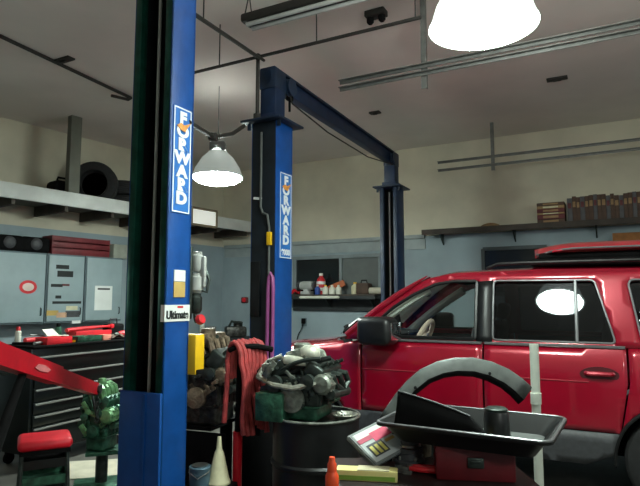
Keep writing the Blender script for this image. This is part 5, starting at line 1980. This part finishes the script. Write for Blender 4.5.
slab(0, 1, 0, 1, -.03, 0, mat('case_grey', (120, 126, 126), .35, 0, .12, 10), 'case', .006)
slab(.07, .95, .07, .93, 0, .0015, mat('label_silver', (186, 192, 192), .6), 'label_base')
slab(.10, .92, .08, .24, .001, .003, m_paper, 'label_band')['label'] = 'white band of label'
slab(.45, .93, .2, .46, .001, .004, m_pink, 'label_block')['label'] = 'pink block of label'
slab(.08, .45, .24, .36, .001, .004, mat('rose_print', (190, 90, 110), .7), 'label_block')['label'] = 'dull rose block of label'
slab(.16, .58, .46, .82, .001, .003, m_dgrey, 'label_chart')
for k in range(3):
    slab(.2 + k * .13, .28 + k * .13, .52, .78, .001, .004, m_brass, 'chart_column')
slab(.64, .9, .52, .6, .001, .003, m_tan, 'printed_line')
mb = MB(); mb.box((.02, .13, .07), (.12, .05, .14), bev=.008); mb.build('prop_block', m_blackm, root)

# black ring stack (pulleys)
rp_ = atz(410, 466, BZ)
root = thing('brake_drum_hub', 'round black stepped hub on the cart right of the tilted case', 'car part', (rp_.x, rp_.y + .02, BZ))
mb = MB(); mb.lathe([(.03, 0), (.07, 0), (.075, .01), (.075, .03), (.06, .035), (.06, .06), (.066, .065), (.066, .085), (.05, .09), (.045, .115), (.03, .12), (.03, 0)], n=32); mb.build('hub', m_dgrey, root)
mb = MB(); mb.lathe([(.046, .092), (.056, .09), (.056, .1), (.046, .1), (.046, .092)], n=32); mb.build('seal_ring', m_steel, root)
for k in range(5):
    t = 2 * PI * k / 5
    mb = MB(); mb.cyl((.062 * math.cos(t), .062 * math.sin(t), .03), (.062 * math.cos(t), .062 * math.sin(t), .05), .007, n=6); mb.build('stud', m_steel, root)
q = atz(422, 460, BZ)
mb = MB(); mb.box((0, 0, .05), (.07, .05, .1), (0, 0, .4), bev=.012); mb.lathe([(0, 0), (.02, 0), (.02, .03), (0, .03)], T(0, 0, .1), n=14)
o = mb.build('fuel_fitting', m_grease2, None, (q.x + .02, q.y + .06, BZ)); tag(o, 'small brownish metal fitting behind the black hub on cart', 'fitting')
q = atz(420, 470, BZ)
root = thing('pliers', 'red handled pliers lying on the cart in front of hub', 'pliers', (q.x - .03, q.y - .03, BZ), R(-14))
mb = MB()
for s in (-1, 1):
    mb.tube([(-.02, s * .006, .018), (.03, s * .02, .018), (.08, s * .022, .018), (.13, s * .016, .018)], .0125, 8)
mb.build('grip', m_toolred, root)
mb = MB(); mb.prism([(-.02, -.012), (-.02, .012), (-.06, .012), (-.09, .005), (-.09, -.005), (-.06, -.012)], .016, T(0, 0, .008)); mb.cyl((-.02, 0, .0), (-.02, 0, .03), .014, n=12); mb.build('jaw', m_steel, root)
# yellow note pads
q = W(368, 470, 2.52); q.y = 2.63
root = thing('carton', 'pale yellow flat carton lying on the cart front edge', 'box', (q.x, q.y - .05, BZ), R(-9))
mb = MB(); mb.box((0, 0, .022), (.27, .075, .044), bev=.003); mb.build('body', m_padyel, root)
mb = MB(); mb.box((0, -.0402, .014), (.25, .002, .018)); mb.build('green_band', mat('green_print', (120, 160, 60), .7), root, smooth=False)
mb = MB(); mb.box((.03, 0, .046), (.14, .07, .004)); mb.build('lid_flap', m_cream, root, smooth=False)
q = W(332, 476, 2.42)
root = thing('squeeze_bottle', 'bright orange nozzle bottle standing at left front of the cart', 'bottle', (q.x, 2.42, BZ))
nt_ = W(332, 457, 2.42).z - BZ
mb = MB(); mb.lathe([(0, 0), (.026, 0), (.028, .006), (.028, nt_ * .45), (.018, nt_ * .6), (0, nt_ * .6)], n=20); mb.build('body', m_orange, root)
mb = MB(); mb.lathe([(0, 0), (.02, 0), (.019, .03), (.014, .04), (.012, nt_ * .42), (0, nt_ * .42)], T(0, 0, nt_ * .58), n=16); mb.build('nozzle', m_orange, root)
random.seed(31)
for (px, py, a, L, lab) in ((440, 469, .4, .1, 'short steel wrench on cart right of red pliers'), (398, 472, -.3, .09, 'tiny steel wrench on cart between yellow carton and pliers')):
    q = atz(px, py, BZ); o = wrench(L).build('wrench', m_steel, None, (q.x, q.y, BZ), a); tag(o, lab, 'wrench', 'wrenches on the cart')
q = atz(452, 462, BZ)
root = thing('parts_box', 'dark brown small parts box on the cart left of toolbox', 'box', (q.x - .02, q.y, BZ), .2)
mb = MB(); mb.box((0, 0, .035), (.1, .08, .07), bev=.004); mb.build('body', m_brown, root)
mb = MB(); mb.box((0, 0, .072), (.1, .03, .004)); mb.build('tape', m_tan, root, smooth=False)
